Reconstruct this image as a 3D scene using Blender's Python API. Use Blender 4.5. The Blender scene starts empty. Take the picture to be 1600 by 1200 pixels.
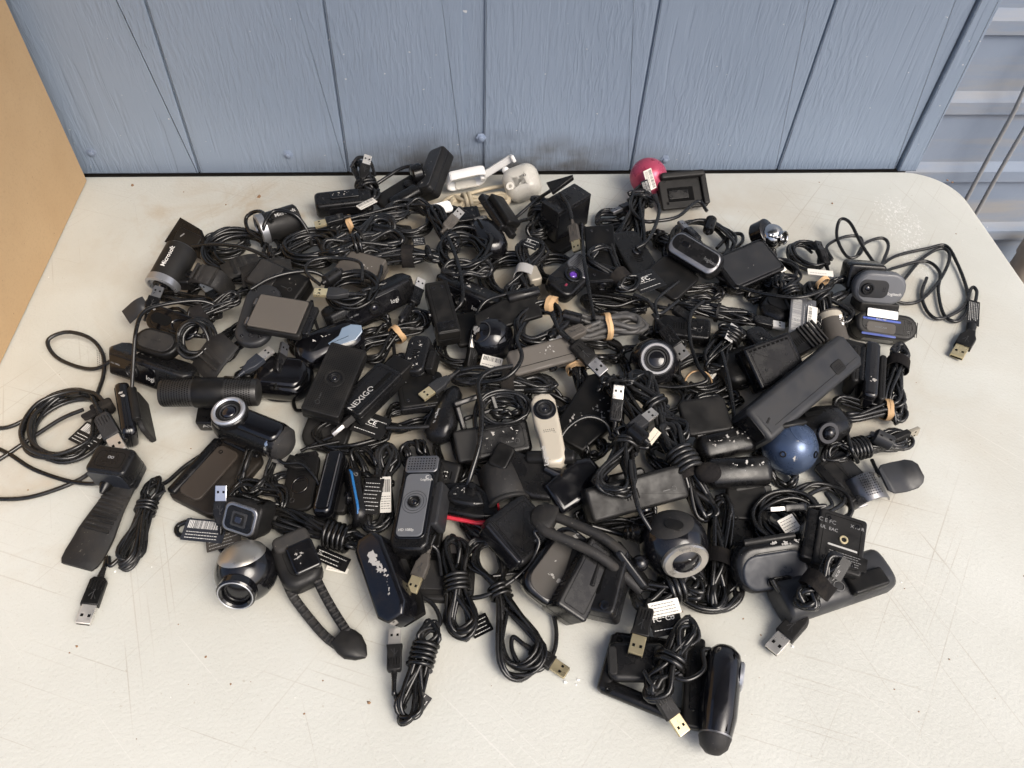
import bpy, bmesh, math, random
import numpy as np
from mathutils import Matrix, Vector

# ------------------------------------------------------------------ camera, sky, sun, exposure
scene = bpy.context.scene
CAM_H, FOCAL = 0.62, 1230.0
YAW, PITCH, ROLL = math.radians(5.9), math.radians(50.05), math.radians(3.18)
fwd = Vector((math.sin(YAW)*math.cos(PITCH), math.cos(YAW)*math.cos(PITCH), -math.sin(PITCH)))
rgt = fwd.cross(Vector((0, 0, 1))).normalized()
upv = rgt.cross(fwd)
rgt, upv = (math.cos(ROLL)*rgt+math.sin(ROLL)*upv, -math.sin(ROLL)*rgt+math.cos(ROLL)*upv)
CAM = Vector((0, 0, CAM_H))
cd = bpy.data.cameras.new('camera'); cam = bpy.data.objects.new('camera', cd)
scene.collection.objects.link(cam); scene.camera = cam
cd.sensor_fit = 'HORIZONTAL'; cd.sensor_width = 36.0; cd.lens = 36.0*FOCAL/1600.0
cd.clip_start = 0.01; cd.clip_end = 200
cam.matrix_world = Matrix((( rgt.x, upv.x, -fwd.x, CAM.x), (rgt.y, upv.y, -fwd.y, CAM.y), (rgt.z, upv.z, -fwd.z, CAM.z), (0, 0, 0, 1)))

SUN_EL, SUN_AZ = math.radians(50), math.radians(140)     # azimuth clockwise from +Y: light comes from behind the viewer, a little right
world = bpy.data.worlds.new('World'); scene.world = world; world.use_nodes = True
wn = world.node_tree; bg = wn.nodes['Background']
sky = wn.nodes.new('ShaderNodeTexSky'); sky.sky_type = 'NISHITA'; sky.sun_disc = False
sky.sun_elevation = SUN_EL; sky.sun_rotation = SUN_AZ; sky.air_density = 0.7; sky.dust_density = 5.0; sky.ozone_density = 1.0
wn.links.new(sky.outputs[0], bg.inputs[0]); bg.inputs[1].default_value = 0.15
sl = bpy.data.lights.new('sun', 'SUN'); sl.energy = 1.45; sl.angle = math.radians(34); sl.color = (1.0, 0.965, 0.88)
sun = bpy.data.objects.new('sun', sl); scene.collection.objects.link(sun)
sdir = Vector((math.sin(SUN_AZ)*math.cos(SUN_EL), math.cos(SUN_AZ)*math.cos(SUN_EL), math.sin(SUN_EL)))
sun.rotation_euler = (-sdir).to_track_quat('-Z', 'Y').to_euler(); sun.location = (-1, -2, 3)
vs = scene.view_settings; vs.view_transform = 'Standard'; vs.look = 'None'; vs.gamma = 1.0; vs.exposure = 0.56; vs.use_curve_mapping = False
scene.cycles.use_denoising = True
scene.cycles.max_bounces = 5; scene.cycles.diffuse_bounces = 3; scene.cycles.glossy_bounces = 3; scene.cycles.adaptive_threshold = 0.02
scene.cycles.caustics_reflective = False; scene.cycles.caustics_refractive = False

# ------------------------------------------------------------------ helpers: photo point -> place on the table
def W(px, py, z=0.0):
    """world point at height z (mm) above the table top seen at photo pixel (px, py)"""
    d = rgt*((px-800)/FOCAL) - upv*((py-600)/FOCAL) + fwd
    return CAM + d*((z*.001-CAM_H)/d.z)

def fr(p1, p2, z1, z2=None, roll=0.0):
    """frame with X from p1 to p2 and Z upwards, turned by roll degrees about X; also its length in mm"""
    a, b = W(p1[0], p1[1], z1), W(p2[0], p2[1], z1 if z2 is None else z2)
    x = (b-a); L = x.length*1000; x.normalize()
    y = Vector((0, 0, 1)).cross(x).normalized(); z = x.cross(y)
    M = Matrix(((x.x, y.x, z.x, 0), (x.y, y.y, z.y, 0), (x.z, y.z, z.z, 0), (0, 0, 0, 1)))
    return Matrix.Translation((a+b)/2) @ M @ Matrix.Rotation(math.radians(roll), 4, 'X'), L

def TR(x=0, y=0, z=0): return Matrix.Translation((x*.001, y*.001, z*.001))
def RX(a): return Matrix.Rotation(math.radians(a), 4, 'X')
def RY(a): return Matrix.Rotation(math.radians(a), 4, 'Y')
def RZ(a): return Matrix.Rotation(math.radians(a), 4, 'Z')

# ------------------------------------------------------------------ materials
MATS = {}
def plastic(key, col, rough, dust=0.25, spec=0.5, metal=0.0, bump=0.0, bscale=900.0, coat=0.0, dustcol=(0.10, 0.085, 0.065), wear=0.0):
    m = bpy.data.materials.new(key); m.use_nodes = True
    nt = m.node_tree; N = nt.nodes; K = nt.links; b = N['Principled BSDF']
    tc = N.new('ShaderNodeTexCoord'); oi = N.new('ShaderNodeObjectInfo')
    off = N.new('ShaderNodeVectorMath'); off.operation = 'ADD'
    K.new(tc.outputs['Object'], off.inputs[0]); K.new(oi.outputs['Random'], off.inputs[1])
    n1 = N.new('ShaderNodeTexNoise'); n1.inputs['Scale'].default_value = 55; n1.inputs['Detail'].default_value = 3; n1.inputs['Roughness'].default_value = .65
    K.new(off.outputs[0], n1.inputs['Vector'])
    rp = N.new('ShaderNodeMapRange'); rp.inputs['From Min'].default_value = .45; rp.inputs['From Max'].default_value = .8
    rp.inputs['To Min'].default_value = 0; rp.inputs['To Max'].default_value = dust
    K.new(n1.outputs['Fac'], rp.inputs['Value'])
    mx = N.new('ShaderNodeMix'); mx.data_type = 'RGBA'
    v = N.new('ShaderNodeHueSaturation'); v.inputs['Color'].default_value = (*col, 1)
    mr = N.new('ShaderNodeMapRange'); mr.inputs['To Min'].default_value = .65; mr.inputs['To Max'].default_value = 1.7 if max(col) < .03 else 1.25
    K.new(oi.outputs['Random'], mr.inputs['Value']); K.new(mr.outputs[0], v.inputs['Value'])
    K.new(rp.outputs[0], mx.inputs['Factor']); K.new(v.outputs[0], mx.inputs['A']); mx.inputs['B'].default_value = (*dustcol, 1)
    col_out = mx.outputs['Result']
    if wear:
        n3 = N.new('ShaderNodeTexNoise'); n3.inputs['Scale'].default_value = 420; n3.inputs['Detail'].default_value = 3
        K.new(off.outputs[0], n3.inputs['Vector'])
        w = N.new('ShaderNodeMapRange'); w.inputs['From Min'].default_value = .68; w.inputs['From Max'].default_value = .72; w.inputs['To Max'].default_value = wear
        K.new(n3.outputs['Fac'], w.inputs['Value'])
        m2 = N.new('ShaderNodeMix'); m2.data_type = 'RGBA'; m2.inputs['B'].default_value = (.3, .27, .22, 1)
        K.new(w.outputs[0], m2.inputs['Factor']); K.new(col_out, m2.inputs['A']); col_out = m2.outputs['Result']
    K.new(col_out, b.inputs['Base Color'])
    rr_ = N.new('ShaderNodeMapRange'); rr_.inputs['From Min'].default_value = .3; rr_.inputs['From Max'].default_value = .72; rr_.inputs['To Min'].default_value = max(.03, rough-.10); rr_.inputs['To Max'].default_value = min(1, rough+.22)
    K.new(n1.outputs['Fac'], rr_.inputs['Value']); K.new(rr_.outputs[0], b.inputs['Roughness'])
    b.inputs['Specular IOR Level'].default_value = spec; b.inputs['Metallic'].default_value = metal
    if coat: b.inputs['Coat Weight'].default_value = coat; b.inputs['Coat Roughness'].default_value = .06
    if not bump: MATS[key] = m; return m
    n2 = N.new('ShaderNodeTexNoise'); n2.inputs['Scale'].default_value = bscale; n2.inputs['Detail'].default_value = 1; K.new(off.outputs[0], n2.inputs['Vector'])
    bp = N.new('ShaderNodeBump'); bp.inputs['Strength'].default_value = bump; bp.inputs['Distance'].default_value = .0004
    K.new(n2.outputs['Fac'], bp.inputs['Height']); K.new(bp.outputs[0], b.inputs['Normal'])
    MATS[key] = m; return m
plastic('matte_black', (.0075, .0073, .0072), .38, .08, spec=.24)
plastic('satin_black', (.0060, .0060, .0064), .22, .06, spec=0.32)
plastic('gloss_black', (.004, .004, .005), .08, .03, coat=.2)
plastic('rubber_black', (.0125, .012, .0118), .62, .20, spec=.35, bump=.35, bscale=500, wear=.25)
plastic('cable_black', (.0062, .0062, .0062), .20, .07, spec=.5)
plastic('cable_grey', (.075, .072, .068), .48, .2)
plastic('cable_cream', (.55, .47, .33), .5, .2, dustcol=(.4, .33, .22))
plastic('velcro', (.012, .011, .011), .95, .3, spec=.1, bump=1.0, bscale=700)
plastic('velcro_white', (.55, .54, .52), .9, .35, spec=.1, bump=1.0, bscale=600, dustcol=(.35, .3, .25))
plastic('dark_grey', (.0175, .018, .0195), .38, .10, spec=0.35)
plastic('taupe', (.085, .076, .066), .50, .25, spec=0.3)
plastic('mid_grey', (.11, .115, .125), .38, .14)
plastic('blue_grey', (.018, .021, .028), .36, .06, spec=.35)
plastic('carbon', (.035, .034, .033), .34, .08, metal=.3)
plastic('cream', (.86, .82, .72), .28, .06, dustcol=(.6, .52, .4))
plastic('white', (.78, .77, .74), .34, .12, dustcol=(.5, .45, .38))
plastic('champagne', (.50, .45, .36), .36, .12, metal=.2, dustcol=(.35, .3, .22))
plastic('paper', (.72, .69, .62), .6, .15, spec=.3, dustcol=(.45, .4, .3))
plastic('print_white', (.62, .61, .58), .5, .1)
plastic('print_black', (.02, .02, .02), .5, .05)
plastic('emboss', (.030, .030, .031), .4, .05)
plastic('print_grey', (.20, .20, .20), .5, .1)
plastic('residue', (.40, .385, .36), .7, .45, spec=.3, dustcol=(.3, .27, .22), bump=.6, bscale=600)
plastic('steel', (.74, .71, .66), .30, .06, metal=.8)
plastic('gold', (.80, .68, .42), .30, .06, metal=.8)
plastic('chrome', (.75, .75, .75), .07, .05, metal=1.0)
plastic('silver', (.50, .51, .53), .33, .1, metal=.75)
plastic('gunmetal', (.30, .30, .31), .30, .1, metal=.85)
plastic('lens_glass', (.006, .006, .010), .04, .02, coat=1.0)
plastic('lens_purple', (.10, .03, .30), .08, .02, coat=1.0)
plastic('rubber_band', (.55, .36, .19), .6, .15, spec=.3, dustcol=(.4, .28, .16))
plastic('red', (.55, .03, .05), .30, .1)
plastic('pink_red', (.40, .055, .105), .28, .10, metal=.3, dustcol=(.3, .1, .1))
plastic('ball_blue', (.085, .125, .215), .22, .10, metal=.45)
plastic('brushed', (.42, .40, .36), .30, .08, metal=.85)
plastic('brown_black', (.026, .021, .017), .42, .12, spec=.35)
plastic('stripe_blue', (.01, .05, .32), .35, .08)
plastic('edge_blue', (.02, .16, .42), .35, .08)
plastic('hole', (.004, .004, .004), .9, .0, spec=.1)
plastic('glare_blue', (.20, .27, .36), .08, .05, coat=1.0)  # pale blue of a sky glare, held as a surface colour

# ------------------------------------------------------------------ shapes (mm in, V/F out)
def rr(L, Wd, r, n=5):
    r = min(r, L/2-.01, Wd/2-.01); o = []
    for cx, cy, a0 in ((L/2-r, Wd/2-r, 0), (-L/2+r, Wd/2-r, 90), (-L/2+r, -Wd/2+r, 180), (L/2-r, -Wd/2+r, 270)):
        for i in range(n+1):
            a = math.radians(a0+90*i/n); o.append((cx+r*math.cos(a), cy+r*math.sin(a)))
    return o
def slab(out, h, b=1.0, seg=3, crown=0.0):
    P = np.array(out, float); n = len(P)
    t = np.roll(P, -1, 0)-P; t /= np.maximum(np.linalg.norm(t, axis=1), 1e-9)[:, None]
    nr = np.stack([t[:, 1], -t[:, 0]], 1); vn = nr+np.roll(nr, 1, 0); vn /= np.maximum(np.linalg.norm(vn, axis=1), 1e-9)[:, None]
    b = min(b, h/2-.01); rings = []
    prof = [(b+.35*b+.2, 0)]+[(b*(1-math.sin(math.pi/2*i/seg)), b*(1-math.cos(math.pi/2*i/seg))) for i in range(seg+1)]
    for ins, dz in prof: rings.append((ins, -h/2+dz))
    for ins, dz in reversed(prof): rings.append((ins, h/2-dz))
    V, F = [], []
    for ins, z in rings:
        q = P-vn*ins
        V += [(x, y, z) for x, y in q]
    m = len(rings)
    for k in range(m-1):
        for i in range(n):
            j = (i+1) % n; F.append((k*n+i, k*n+j, (k+1)*n+j, (k+1)*n+i))
    F.append(tuple(range(n-1, -1, -1))); F.append(tuple((m-1)*n+i for i in range(n)))
    if crown:
        V = [(x, y, z+(crown*(1-(2*x/(P[:, 0].ptp() if hasattr(P[:,0],'ptp') else np.ptp(P[:,0])))**2) if z > 0 else 0)) for x, y, z in V]
    return V, F
def loft(secs, n=22, e=2.6):
    """sections (x, half width y, half height z, cy, cz) along X with a superellipse outline"""
    V, F = [], []
    for s in secs:
        x, wy, wz = s[:3]; cy, cz = (s[3:5] if len(s) > 3 else (0, 0))
        for i in range(n):
            a = 2*math.pi*i/n; c, q = math.cos(a), math.sin(a)
            V.append((x, cy+wy*math.copysign(abs(c)**(2/e), c), cz+wz*math.copysign(abs(q)**(2/e), q)))
    m = len(secs)
    for k in range(m-1):
        for i in range(n):
            j = (i+1) % n; F.append((k*n+i, k*n+j, (k+1)*n+j, (k+1)*n+i))
    F.append(tuple(range(n-1, -1, -1))); F.append(tuple((m-1)*n+i for i in range(n)))
    return V, F
def capsule(L, wy, wz, round_=.5, k=6):
    """pill along X: half sizes wy, wz; round_ = length of the rounded end over wy"""
    e = max(wy, wz)*round_*1.0; s = []
    for i in range(k+1):
        a = math.pi/2*i/k; s.append((-L/2+e*(1-math.cos(a)), max(.05, math.sin(a))))
    secs = [(x, wy*f if f > .06 else wy*.06, wz*f if f > .06 else wz*.06) for x, f in s]
    secs += [(-x, a, b) for x, a, b in reversed(secs)]
    return secs
def lathe(prof, n=28):
    V, F = [], []
    for x, r in prof:
        for i in range(n):
            a = 2*math.pi*i/n; V.append((x, r*math.cos(a), r*math.sin(a)))
    m = len(prof)
    for k in range(m-1):
        for i in range(n):
            j = (i+1) % n; F.append((k*n+i, k*n+j, (k+1)*n+j, (k+1)*n+i))
    F.append(tuple(range(n-1, -1, -1))); F.append(tuple((m-1)*n+i for i in range(n)))
    return V, F
def ring(r_out, r_in, h, n=32, b=None):
    """closed ring about Z, z 0..h, rounded"""
    b = b if b else min(h, r_out-r_in)*.3
    p = [(r_in, 0), (r_out, 0), (r_out, h-b), (r_out-b, h), (r_in+b, h), (r_in, h-b)]
    V, F = [], []
    for r, z in p:
        for i in range(n):
            a = 2*math.pi*i/n; V.append((r*math.cos(a), r*math.sin(a), z))
    m = len(p)
    for k in range(m):
        for i in range(n):
            j = (i+1) % n; q = (k+1) % m; F.append((k*n+i, k*n+j, q*n+j, q*n+i))
    return V, F
def sphere(r, nu=32, nv=18, sq=(1, 1, 1)):
    V, F = [], []
    for k in range(nv+1):
        t = math.pi*(k+.02 if k == 0 else (k-.02 if k == nv else k))/nv
        for i in range(nu):
            a = 2*math.pi*i/nu; V.append((r*sq[0]*math.sin(t)*math.cos(a), r*sq[1]*math.sin(t)*math.sin(a), -r*sq[2]*math.cos(t)))
    for k in range(nv):
        for i in range(nu):
            j = (i+1) % nu; F.append((k*nu+i, k*nu+j, (k+1)*nu+j, (k+1)*nu+i))
    F.append(tuple(range(nu-1, -1, -1))); F.append(tuple(nv*nu+i for i in range(nu)))
    return V, F
def tube(P, r, sides=7):
    P = np.array(P, float); t = np.gradient(P, axis=0); t /= np.maximum(np.linalg.norm(t, axis=1), 1e-9)[:, None]
    u = np.cross(t[0], [0, 0, 1.]);  u = u if np.linalg.norm(u) > .1 else np.cross(t[0], [0, 1., 0]); u /= np.linalg.norm(u)
    V, F = [], []; ca = [(math.cos(2*math.pi*i/sides), math.sin(2*math.pi*i/sides)) for i in range(sides)]
    rad = np.broadcast_to(np.array(r, float), (len(P),))
    for k in range(len(P)):
        u = u-t[k]*np.dot(u, t[k]); u /= max(np.linalg.norm(u), 1e-9); v = np.cross(t[k], u)
        for c, s in ca: V.append(tuple(P[k]+rad[k]*(c*u+s*v)))
    m = len(P)
    for k in range(m-1):
        for i in range(sides):
            j = (i+1) % sides; F.append((k*sides+i, k*sides+j, (k+1)*sides+j, (k+1)*sides+i))
    F.append(tuple(range(sides-1, -1, -1))); F.append(tuple((m-1)*sides+i for i in range(sides)))
    return V, F
def catmull(P, k=6, closed=False):
    P = np.array(P, float); n = len(P)
    Q = np.vstack([P[-1:], P, P[:2]]) if closed else np.vstack([2*P[:1]-P[1:2], P, 2*P[-1:]-P[-2:-1]])
    out = []; ts = np.arange(k)/k
    for i in range(n if closed else n-1):
        a, b, c, d = Q[i], Q[i+1], Q[i+2], Q[i+3]
        for t in ts: out.append(.5*((2*b)+(c-a)*t+(2*a-5*b+4*c-d)*t*t+(3*b-a-3*c+d)*t**3))
    out.append(P[0] if closed else P[-1])
    return np.array(out)
def strip(path, width, thick, k=5, taper=None, closed=False):
    """bent plate: centre line in X/Z (smoothed), width along Y, rounded section"""
    P2 = catmull([(x, 0, z) for x, z in path], k, closed); m = len(P2)
    t = np.gradient(P2, axis=0); t /= np.maximum(np.linalg.norm(t, axis=1), 1e-9)[:, None]
    V, F = [], []; b = min(thick*.35, width*.2)
    for i in range(m):
        w = width*(1 if taper is None else np.interp(i/(m-1), [q[0] for q in taper], [q[1] for q in taper]))
        n = np.array([-t[i][2], 0, t[i][0]])
        for yy, zz in ((-w/2+b, -thick/2), (w/2-b, -thick/2), (w/2, -thick/2+b), (w/2, thick/2-b), (w/2-b, thick/2), (-w/2+b, thick/2), (-w/2, thick/2-b), (-w/2, -thick/2+b)):
            V.append(tuple(P2[i]+n*zz+np.array([0, yy, 0])))
    for i in range(m-1):
        for j in range(8):
            q = (j+1) % 8; F.append((i*8+j, i*8+q, (i+1)*8+q, (i+1)*8+j))
    F.append(tuple(range(7, -1, -1))); F.append(tuple((m-1)*8+j for j in range(8)))
    return V, F
CACHE = {}
def mesh(name, VF, mat, sharp=38, key=None):
    if key is not None and (key, mat) in CACHE: return CACHE[(key, mat)]
    V, F = VF; me = bpy.data.meshes.new(name)
    me.from_pydata((np.array(V, float)*.001).tolist(), [], F)
    me.polygons.foreach_set('use_smooth', [True]*len(me.polygons))
    me.set_sharp_from_angle(angle=math.radians(sharp))
    me.materials.append(MATS[mat]); me.update()
    if key is not None: CACHE[(key, mat)] = me
    return me

# ------------------------------------------------------------------ things and parts
COL = scene.collection; WM = {}; REG = []
RNG = random.Random(7)
def put(name, data, M, parent=None):
    o = bpy.data.objects.new(name, data); COL.objects.link(o)
    if parent is not None:
        o.parent = parent; o.matrix_basis = WM[parent.name].inverted() @ M
    else: o.matrix_basis = M
    WM[o.name] = M.copy(); return o
def tag(o, label, cat, group=None, kind=None):
    o['label'] = label
    if cat: o['category'] = cat
    if group: o['group'] = group
    if kind: o['kind'] = kind
    return o

class Thing:
    """one top-level thing: an Empty at its base, frame F for its parts"""
    def __init__(s, name, label, cat, p1, p2, z1, z2=None, roll=0, group=None):
        s.F, s.L = fr(p1, p2, z1, z2, roll)
        c = s.F.translation; b = Vector((c.x, c.y, 0))
        s.root = tag(put(name, None, Matrix.Translation(b)), label, cat, group)
        s.root.empty_display_size = .01; s.M = s.F; s.dim = (s.L, 20, 20); s.body = None
    def add(s, name, VF, mat, M=None, parent=None, sharp=38, key=None, label=None):
        o = put(name, mesh(name, VF, mat, sharp, key), s.F @ (M if M is not None else Matrix()), parent or s.root)
        if label: o['label'] = label
        return o
    def box(s, name, L, Wd, H, at=(0, 0, 0), r=3, b=1.2, m='satin_black', rot=(0, 0, 0), parent=None, main=None, crown=0, label=None):
        M = TR(*at) @ RZ(rot[2]) @ RY(rot[1]) @ RX(rot[0])
        o = s.add(name, slab(rr(L, Wd, r), H, b, crown=crown), m, M, parent, label=label)
        if main or (main is None and s.body is None):
            s.body, s.M, s.dim = o, s.F @ M, (L, Wd, H); s.detail(o, L, Wd, H, r, b, m, M)
            if H > 12 and L > 30:
                zs = (RNG.uniform(-.22, .22))*H; s.add('seam_line', slab(rr(L+.24, Wd+.24, r), .7, .2, 1), 'hole', M @ TR(0, 0, zs), o)
                s.add('edge_band', slab(rr(L+.12, Wd+.12, r), 1.6, .5, 1), 'gloss_black' if m != 'gloss_black' else 'matte_black', M @ TR(0, 0, zs+1.6), o)
        return o
    def detail(s, o, L, Wd, H, r, b, m, M):
        """moulding lines, screws and vents that black plastic shells carry"""
        if L < 32 or Wd < 18 or m in ('taupe',): return
        fl, fw = L-2*b-5, Wd-2*b-4; k = RNG.randint(0, 4)
        if k in (0, 1, 3) and fw > 10:
            a, c = rr(fl, fw, max(1.5, r-1)), rr(fl-1.0, fw-1.0, max(1.2, r-1.5)); n = len(a)
            V = [(x, y, 0) for x, y in a]+[(x, y, 0) for x, y in c]; F = [(i, (i+1) % n, n+(i+1) % n, n+i) for i in range(n)]
            s.add('panel_line', (V, F), 'hole', M @ TR(0, 0, H/2+.07), o)
        if k in (1, 2):
            for sx in (-1, 1):
                for sy in ((-1, 1) if fw > 16 else (0,)): s.add('screw', ring(1.7, .7, .5), 'gloss_black', M @ TR(sx*(fl/2-4), sy*(fw/2-4), H/2-.1), o, key='dscrew')
        if k in (2, 4):
            x0 = RNG.uniform(-.25, .1)*L
            for i in range(5): s.add('vent_slot', slab(rr(1.1, min(9, fw*.5), .5, 2), .3, .05, 1), 'hole', M @ TR(x0+i*2.6, 0, H/2+.02), o, key=('dvent', round(min(9, fw*.5), 1)))
        if k in (3, 4):
            s.add('moulded_mark', ring(2.4, 1.9, .3), 'emboss', M @ TR(fl/2-7, -fw*.2, H/2-.1), o, key='dmark'); s.add('moulded_mark', slab(rr(7, .8, .3, 1), .2, .05, 1), 'emboss', M @ TR(fl/2-14, -fw*.2, H/2+.02), o, key='dbar')
        if H > 14: s.add('side_window', slab(rr(L*.5, H*.36, 2), .6, .2), 'gloss_black', M @ RX(90) @ TR(RNG.uniform(-.1, .1)*L, 0, Wd/2+.1), o); s.add('side_led', slab(rr(1.4, 1.4, .7, 3), .4, .1, 1), 'gunmetal', M @ RX(90) @ TR(L*.33, 0, Wd/2+.1), o, key='dled')
    def pill(s, name, L, wy, wz, at=(0, 0, 0), m='satin_black', rot=(0, 0, 0), e=2.6, rnd=.6, parent=None, main=None):
        M = TR(*at) @ RZ(rot[2]) @ RY(rot[1]) @ RX(rot[0])
        o = s.add(name, loft(capsule(L, wy, wz, rnd), e=e), m, M, parent, sharp=60)
        if main or (main is None and s.body is None): s.body, s.M, s.dim = o, s.F @ M, (L, 2*wy, 2*wz)
        return o
    def turn(s, name, prof, at=(0, 0, 0), m='satin_black', rot=(0, 0, 0), parent=None, main=False, n=28):
        M = TR(*at) @ RZ(rot[2]) @ RY(rot[1]) @ RX(rot[0])
        o = s.add(name, lathe(prof, n), m, M, parent, sharp=35)
        if main or s.body is None: s.body, s.M = o, s.F @ M; s.dim = (s.L, 2*max(p[1] for p in prof), 2*max(p[1] for p in prof))
        return o
    def bent(s, name, path, width, thick, at=(0, 0, 0), m='rubber_black', rot=(0, 0, 0), taper=None, parent=None, closed=False):
        return s.add(name, strip(path, width, thick, taper=taper, closed=closed), m, TR(*at) @ RZ(rot[2]) @ RY(rot[1]) @ RX(rot[0]), parent, sharp=50)
    def face(s, side='top', x=0, y=0, spin=0, lift=.15):
        L, Wd, H = s.dim; I = s.F.inverted() @ s.M
        if side == 'top': G = TR(x, y, H/2+lift)
        elif side == 'bottom': G = RX(180) @ TR(x, y, H/2+lift)
        elif side == 'front': G = RX(90) @ TR(x, y, Wd/2+lift)
        elif side == 'back': G = RZ(180) @ RX(90) @ TR(x, y, Wd/2+lift)
        elif side == 'tip': G = RZ(90) @ RX(90) @ TR(x, y, L/2+lift)
        else: G = RZ(-90) @ RX(90) @ TR(x, y, L/2+lift)
        return I @ G @ RZ(spin)
    def lens(s, M, r, rim='gloss_black', glass='lens_glass', h=2.2, rings=2):
        """camera lens about the Z of M: rim, stepped barrel, domed glass"""
        o = s.add('lens', ring(r, r*.74, h), rim, M, s.body, key=('lr', r, h))
        for i in range(rings):
            q = r*(.74-.17*i); s.add('barrel_ring', ring(q, q*.80, h*(.62-.2*i)), 'matte_black' if i == 0 else 'dark_grey', M, s.body, key=('br', r, h, i))
        q = r*(.76-.17*rings)
        s.add('lens_glass', sphere(q, 20, 10, (1, 1, .38)), glass, M @ TR(0, 0, h*.1), s.body, key=('lg', q))
        return o
    def text(s, t, size, M, m='print_white', name='lettering', parent=None, stretch=1.0):
        me = text_mesh(t, size, m); o = put(name, me, s.F @ M @ Matrix.Diagonal((stretch, 1, 1, 1)), parent or s.body or s.root); return o
    def scuff(s, M, w, h, n=12, seed=1, m='residue', size=1.0, name='label_residue'):
        """flaked remains of a peeled label: irregular thin flakes"""
        R = random.Random(seed); V, F = [], []
        for _ in range(n):
            cx, cy = R.uniform(-w/2, w/2), R.uniform(-h/2, h/2); k = R.randint(9, 15); rad = .85*size*R.uniform(.5, 2.0)*R.choice((.5, .8, 1.0, 1.5)); el = R.uniform(.35, 1); ph = R.uniform(0, 6.28)
            i0 = len(V)
            for j in range(k):
                a = 6.283*j/k; q = rad*R.uniform(.30, 1.25); x, y = q*math.cos(a), q*el*math.sin(a)
                V.append((cx+x*math.cos(ph)-y*math.sin(ph), cy+x*math.sin(ph)+y*math.cos(ph), R.uniform(.02, .12)))
            F.append(tuple(range(i0, i0+k)))
        o = s.add(name, (V, F), m, M, s.body); o['kind'] = 'stuff'; return o
    def grille(s, M, w, h, pitch=2.2, d=1.1, m='hole', name='speaker_holes'):
        V, F = [], []; nx, ny = max(1, int(w/pitch)), max(1, int(h/pitch))
        for i in range(nx):
            for j in range(ny):
                x, y = (i-(nx-1)/2)*pitch, (j-(ny-1)/2)*pitch; k = len(V)
                for q in range(6):
                    a = 1.0472*q; V.append((x+d/2*math.cos(a), y+d/2*math.sin(a), 0))
                F.append(tuple(range(k, k+6)))
        o = s.add(name, (V, F), m, M, s.body); o['kind'] = 'stuff'; return o
    def sticker(s, M, w, h, base='paper', ink='print_black', lines=4, bars=True, marks='', parent=None, seed=3, thick=.25, name='sticker'):
        o = s.add(name, slab(rr(w, h, .6, 2), thick, .08, 1), base, M, parent or s.body or s.root)
        R = random.Random(seed); V, F = [], []
        def q(x0, y0, x1, y1):
            k = len(V); V.extend([(x0, y0, 0), (x1, y0, 0), (x1, y1, 0), (x0, y1, 0)]); F.append((k, k+1, k+2, k+3))
        top = h*.42
        if bars:
            x = -w*.42
            while x < w*.42:
                a = R.choice((.3, .5, .8)); q(x, top-h*.36, min(x+a, w*.43), top); x += a+R.choice((.35, .5, .7))
            top -= h*.44
        for i in range(lines):
            y = top-(i+.7)*(top+h*.42)/max(1, lines); x = -w*.42; hh = min(.55, h*.05)
            while x < w*.36*R.uniform(.6, 1.15):
                a = R.uniform(.8, 2.6); q(x, y, min(x+a, w*.44), y+hh); x += a+.5
        if V: s.add('print', (V, F), ink, M @ TR(0, 0, thick/2+.06), o)
        if marks: s.text(marks, h*.20, M @ TR(-w*.40, h*.02, thick/2+.08), ink, parent=o)
        return o
    def usb(s, rear, tip, roll=0, m='matte_black', shell='steel', tail=None, d=3.4, name='usb_plug', cord='cable_black'):
        """plug with strain relief, overmould and metal shell; tail = further cable points (px, py, z) behind it"""
        F2, L = fr(rear[:2], tip[:2], rear[2], tip[2], roll); k = min(1.25, max(.8, L/44.0)); I = s.F.inverted()
        S = Matrix.Scale(k, 4); M = I @ F2 @ S @ TR(-22, 0, 0)
        kind = RNG.randint(0, 3)
        out = ([(0, -4.5), (3, -7.2), (26, -7.6), (26, 7.6), (3, 7.2), (0, 4.5)], [(0, -3.6), (7, -5.6), (11, -7.6), (26, -7.6), (26, 7.6), (11, 7.6), (7, 5.6), (0, 3.6)],
               [(26, -7.8), (26, 7.8), (7, 7.8), (3, 6.6), (.8, 4.0), (0, 0), (.8, -4.0), (3, -6.6), (7, -7.8)], [(0, -5.5), (2, -7), (20, -7), (26, -7.8), (26, 7.8), (20, 7), (2, 7), (0, 5.5)])[kind]
        o = s.add(name, slab(out, (8.2, 7.6, 9.0, 8.6)[kind], 1.6), m, M @ TR(1, 0, 0), key=('usbbody', kind))
        hz = (4.1, 3.8, 4.5, 4.3)[kind]
        if kind in (0, 3):
            for y in (-5.2, -2.6, 0, 2.6, 5.2): s.add('grip_ridge', slab(rr(9, .9, .4, 1), .6, .2, 1), m, M @ TR(9, y, hz+.1), o, key='usbridge')
        elif kind == 2: s.add('grip_dimple', ring(3.6, 2.9, .5), m, M @ TR(7, 0, hz-.1), o, key='usbdimple')
        s.add('usb_mark', slab(rr(9, .7, .3, 1), .2, .05, 1), 'emboss', M @ TR(18, 0, hz+.05), o, key='usbmark'); s.add('usb_mark', slab(rr(1.8, 1.8, .9, 3), .2, .05, 1), 'emboss', M @ TR(13.5, 0, hz+.05), o, key='usbdot')
        s.add('usb_mark', slab([(-2, -.3), (1.6, -2.4), (2, -1.9), (-1.6, .3)], .2, .03, 1), 'emboss', M @ TR(18, -1, hz+.05), o, key='usbprong'); s.add('usb_mark', slab([(-2, -.3), (2, 1.9), (1.6, 2.4), (-1.6, .3)], .2, .03, 1), 'emboss', M @ TR(20, 1, hz+.05), o, key='usbprong2')
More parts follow.
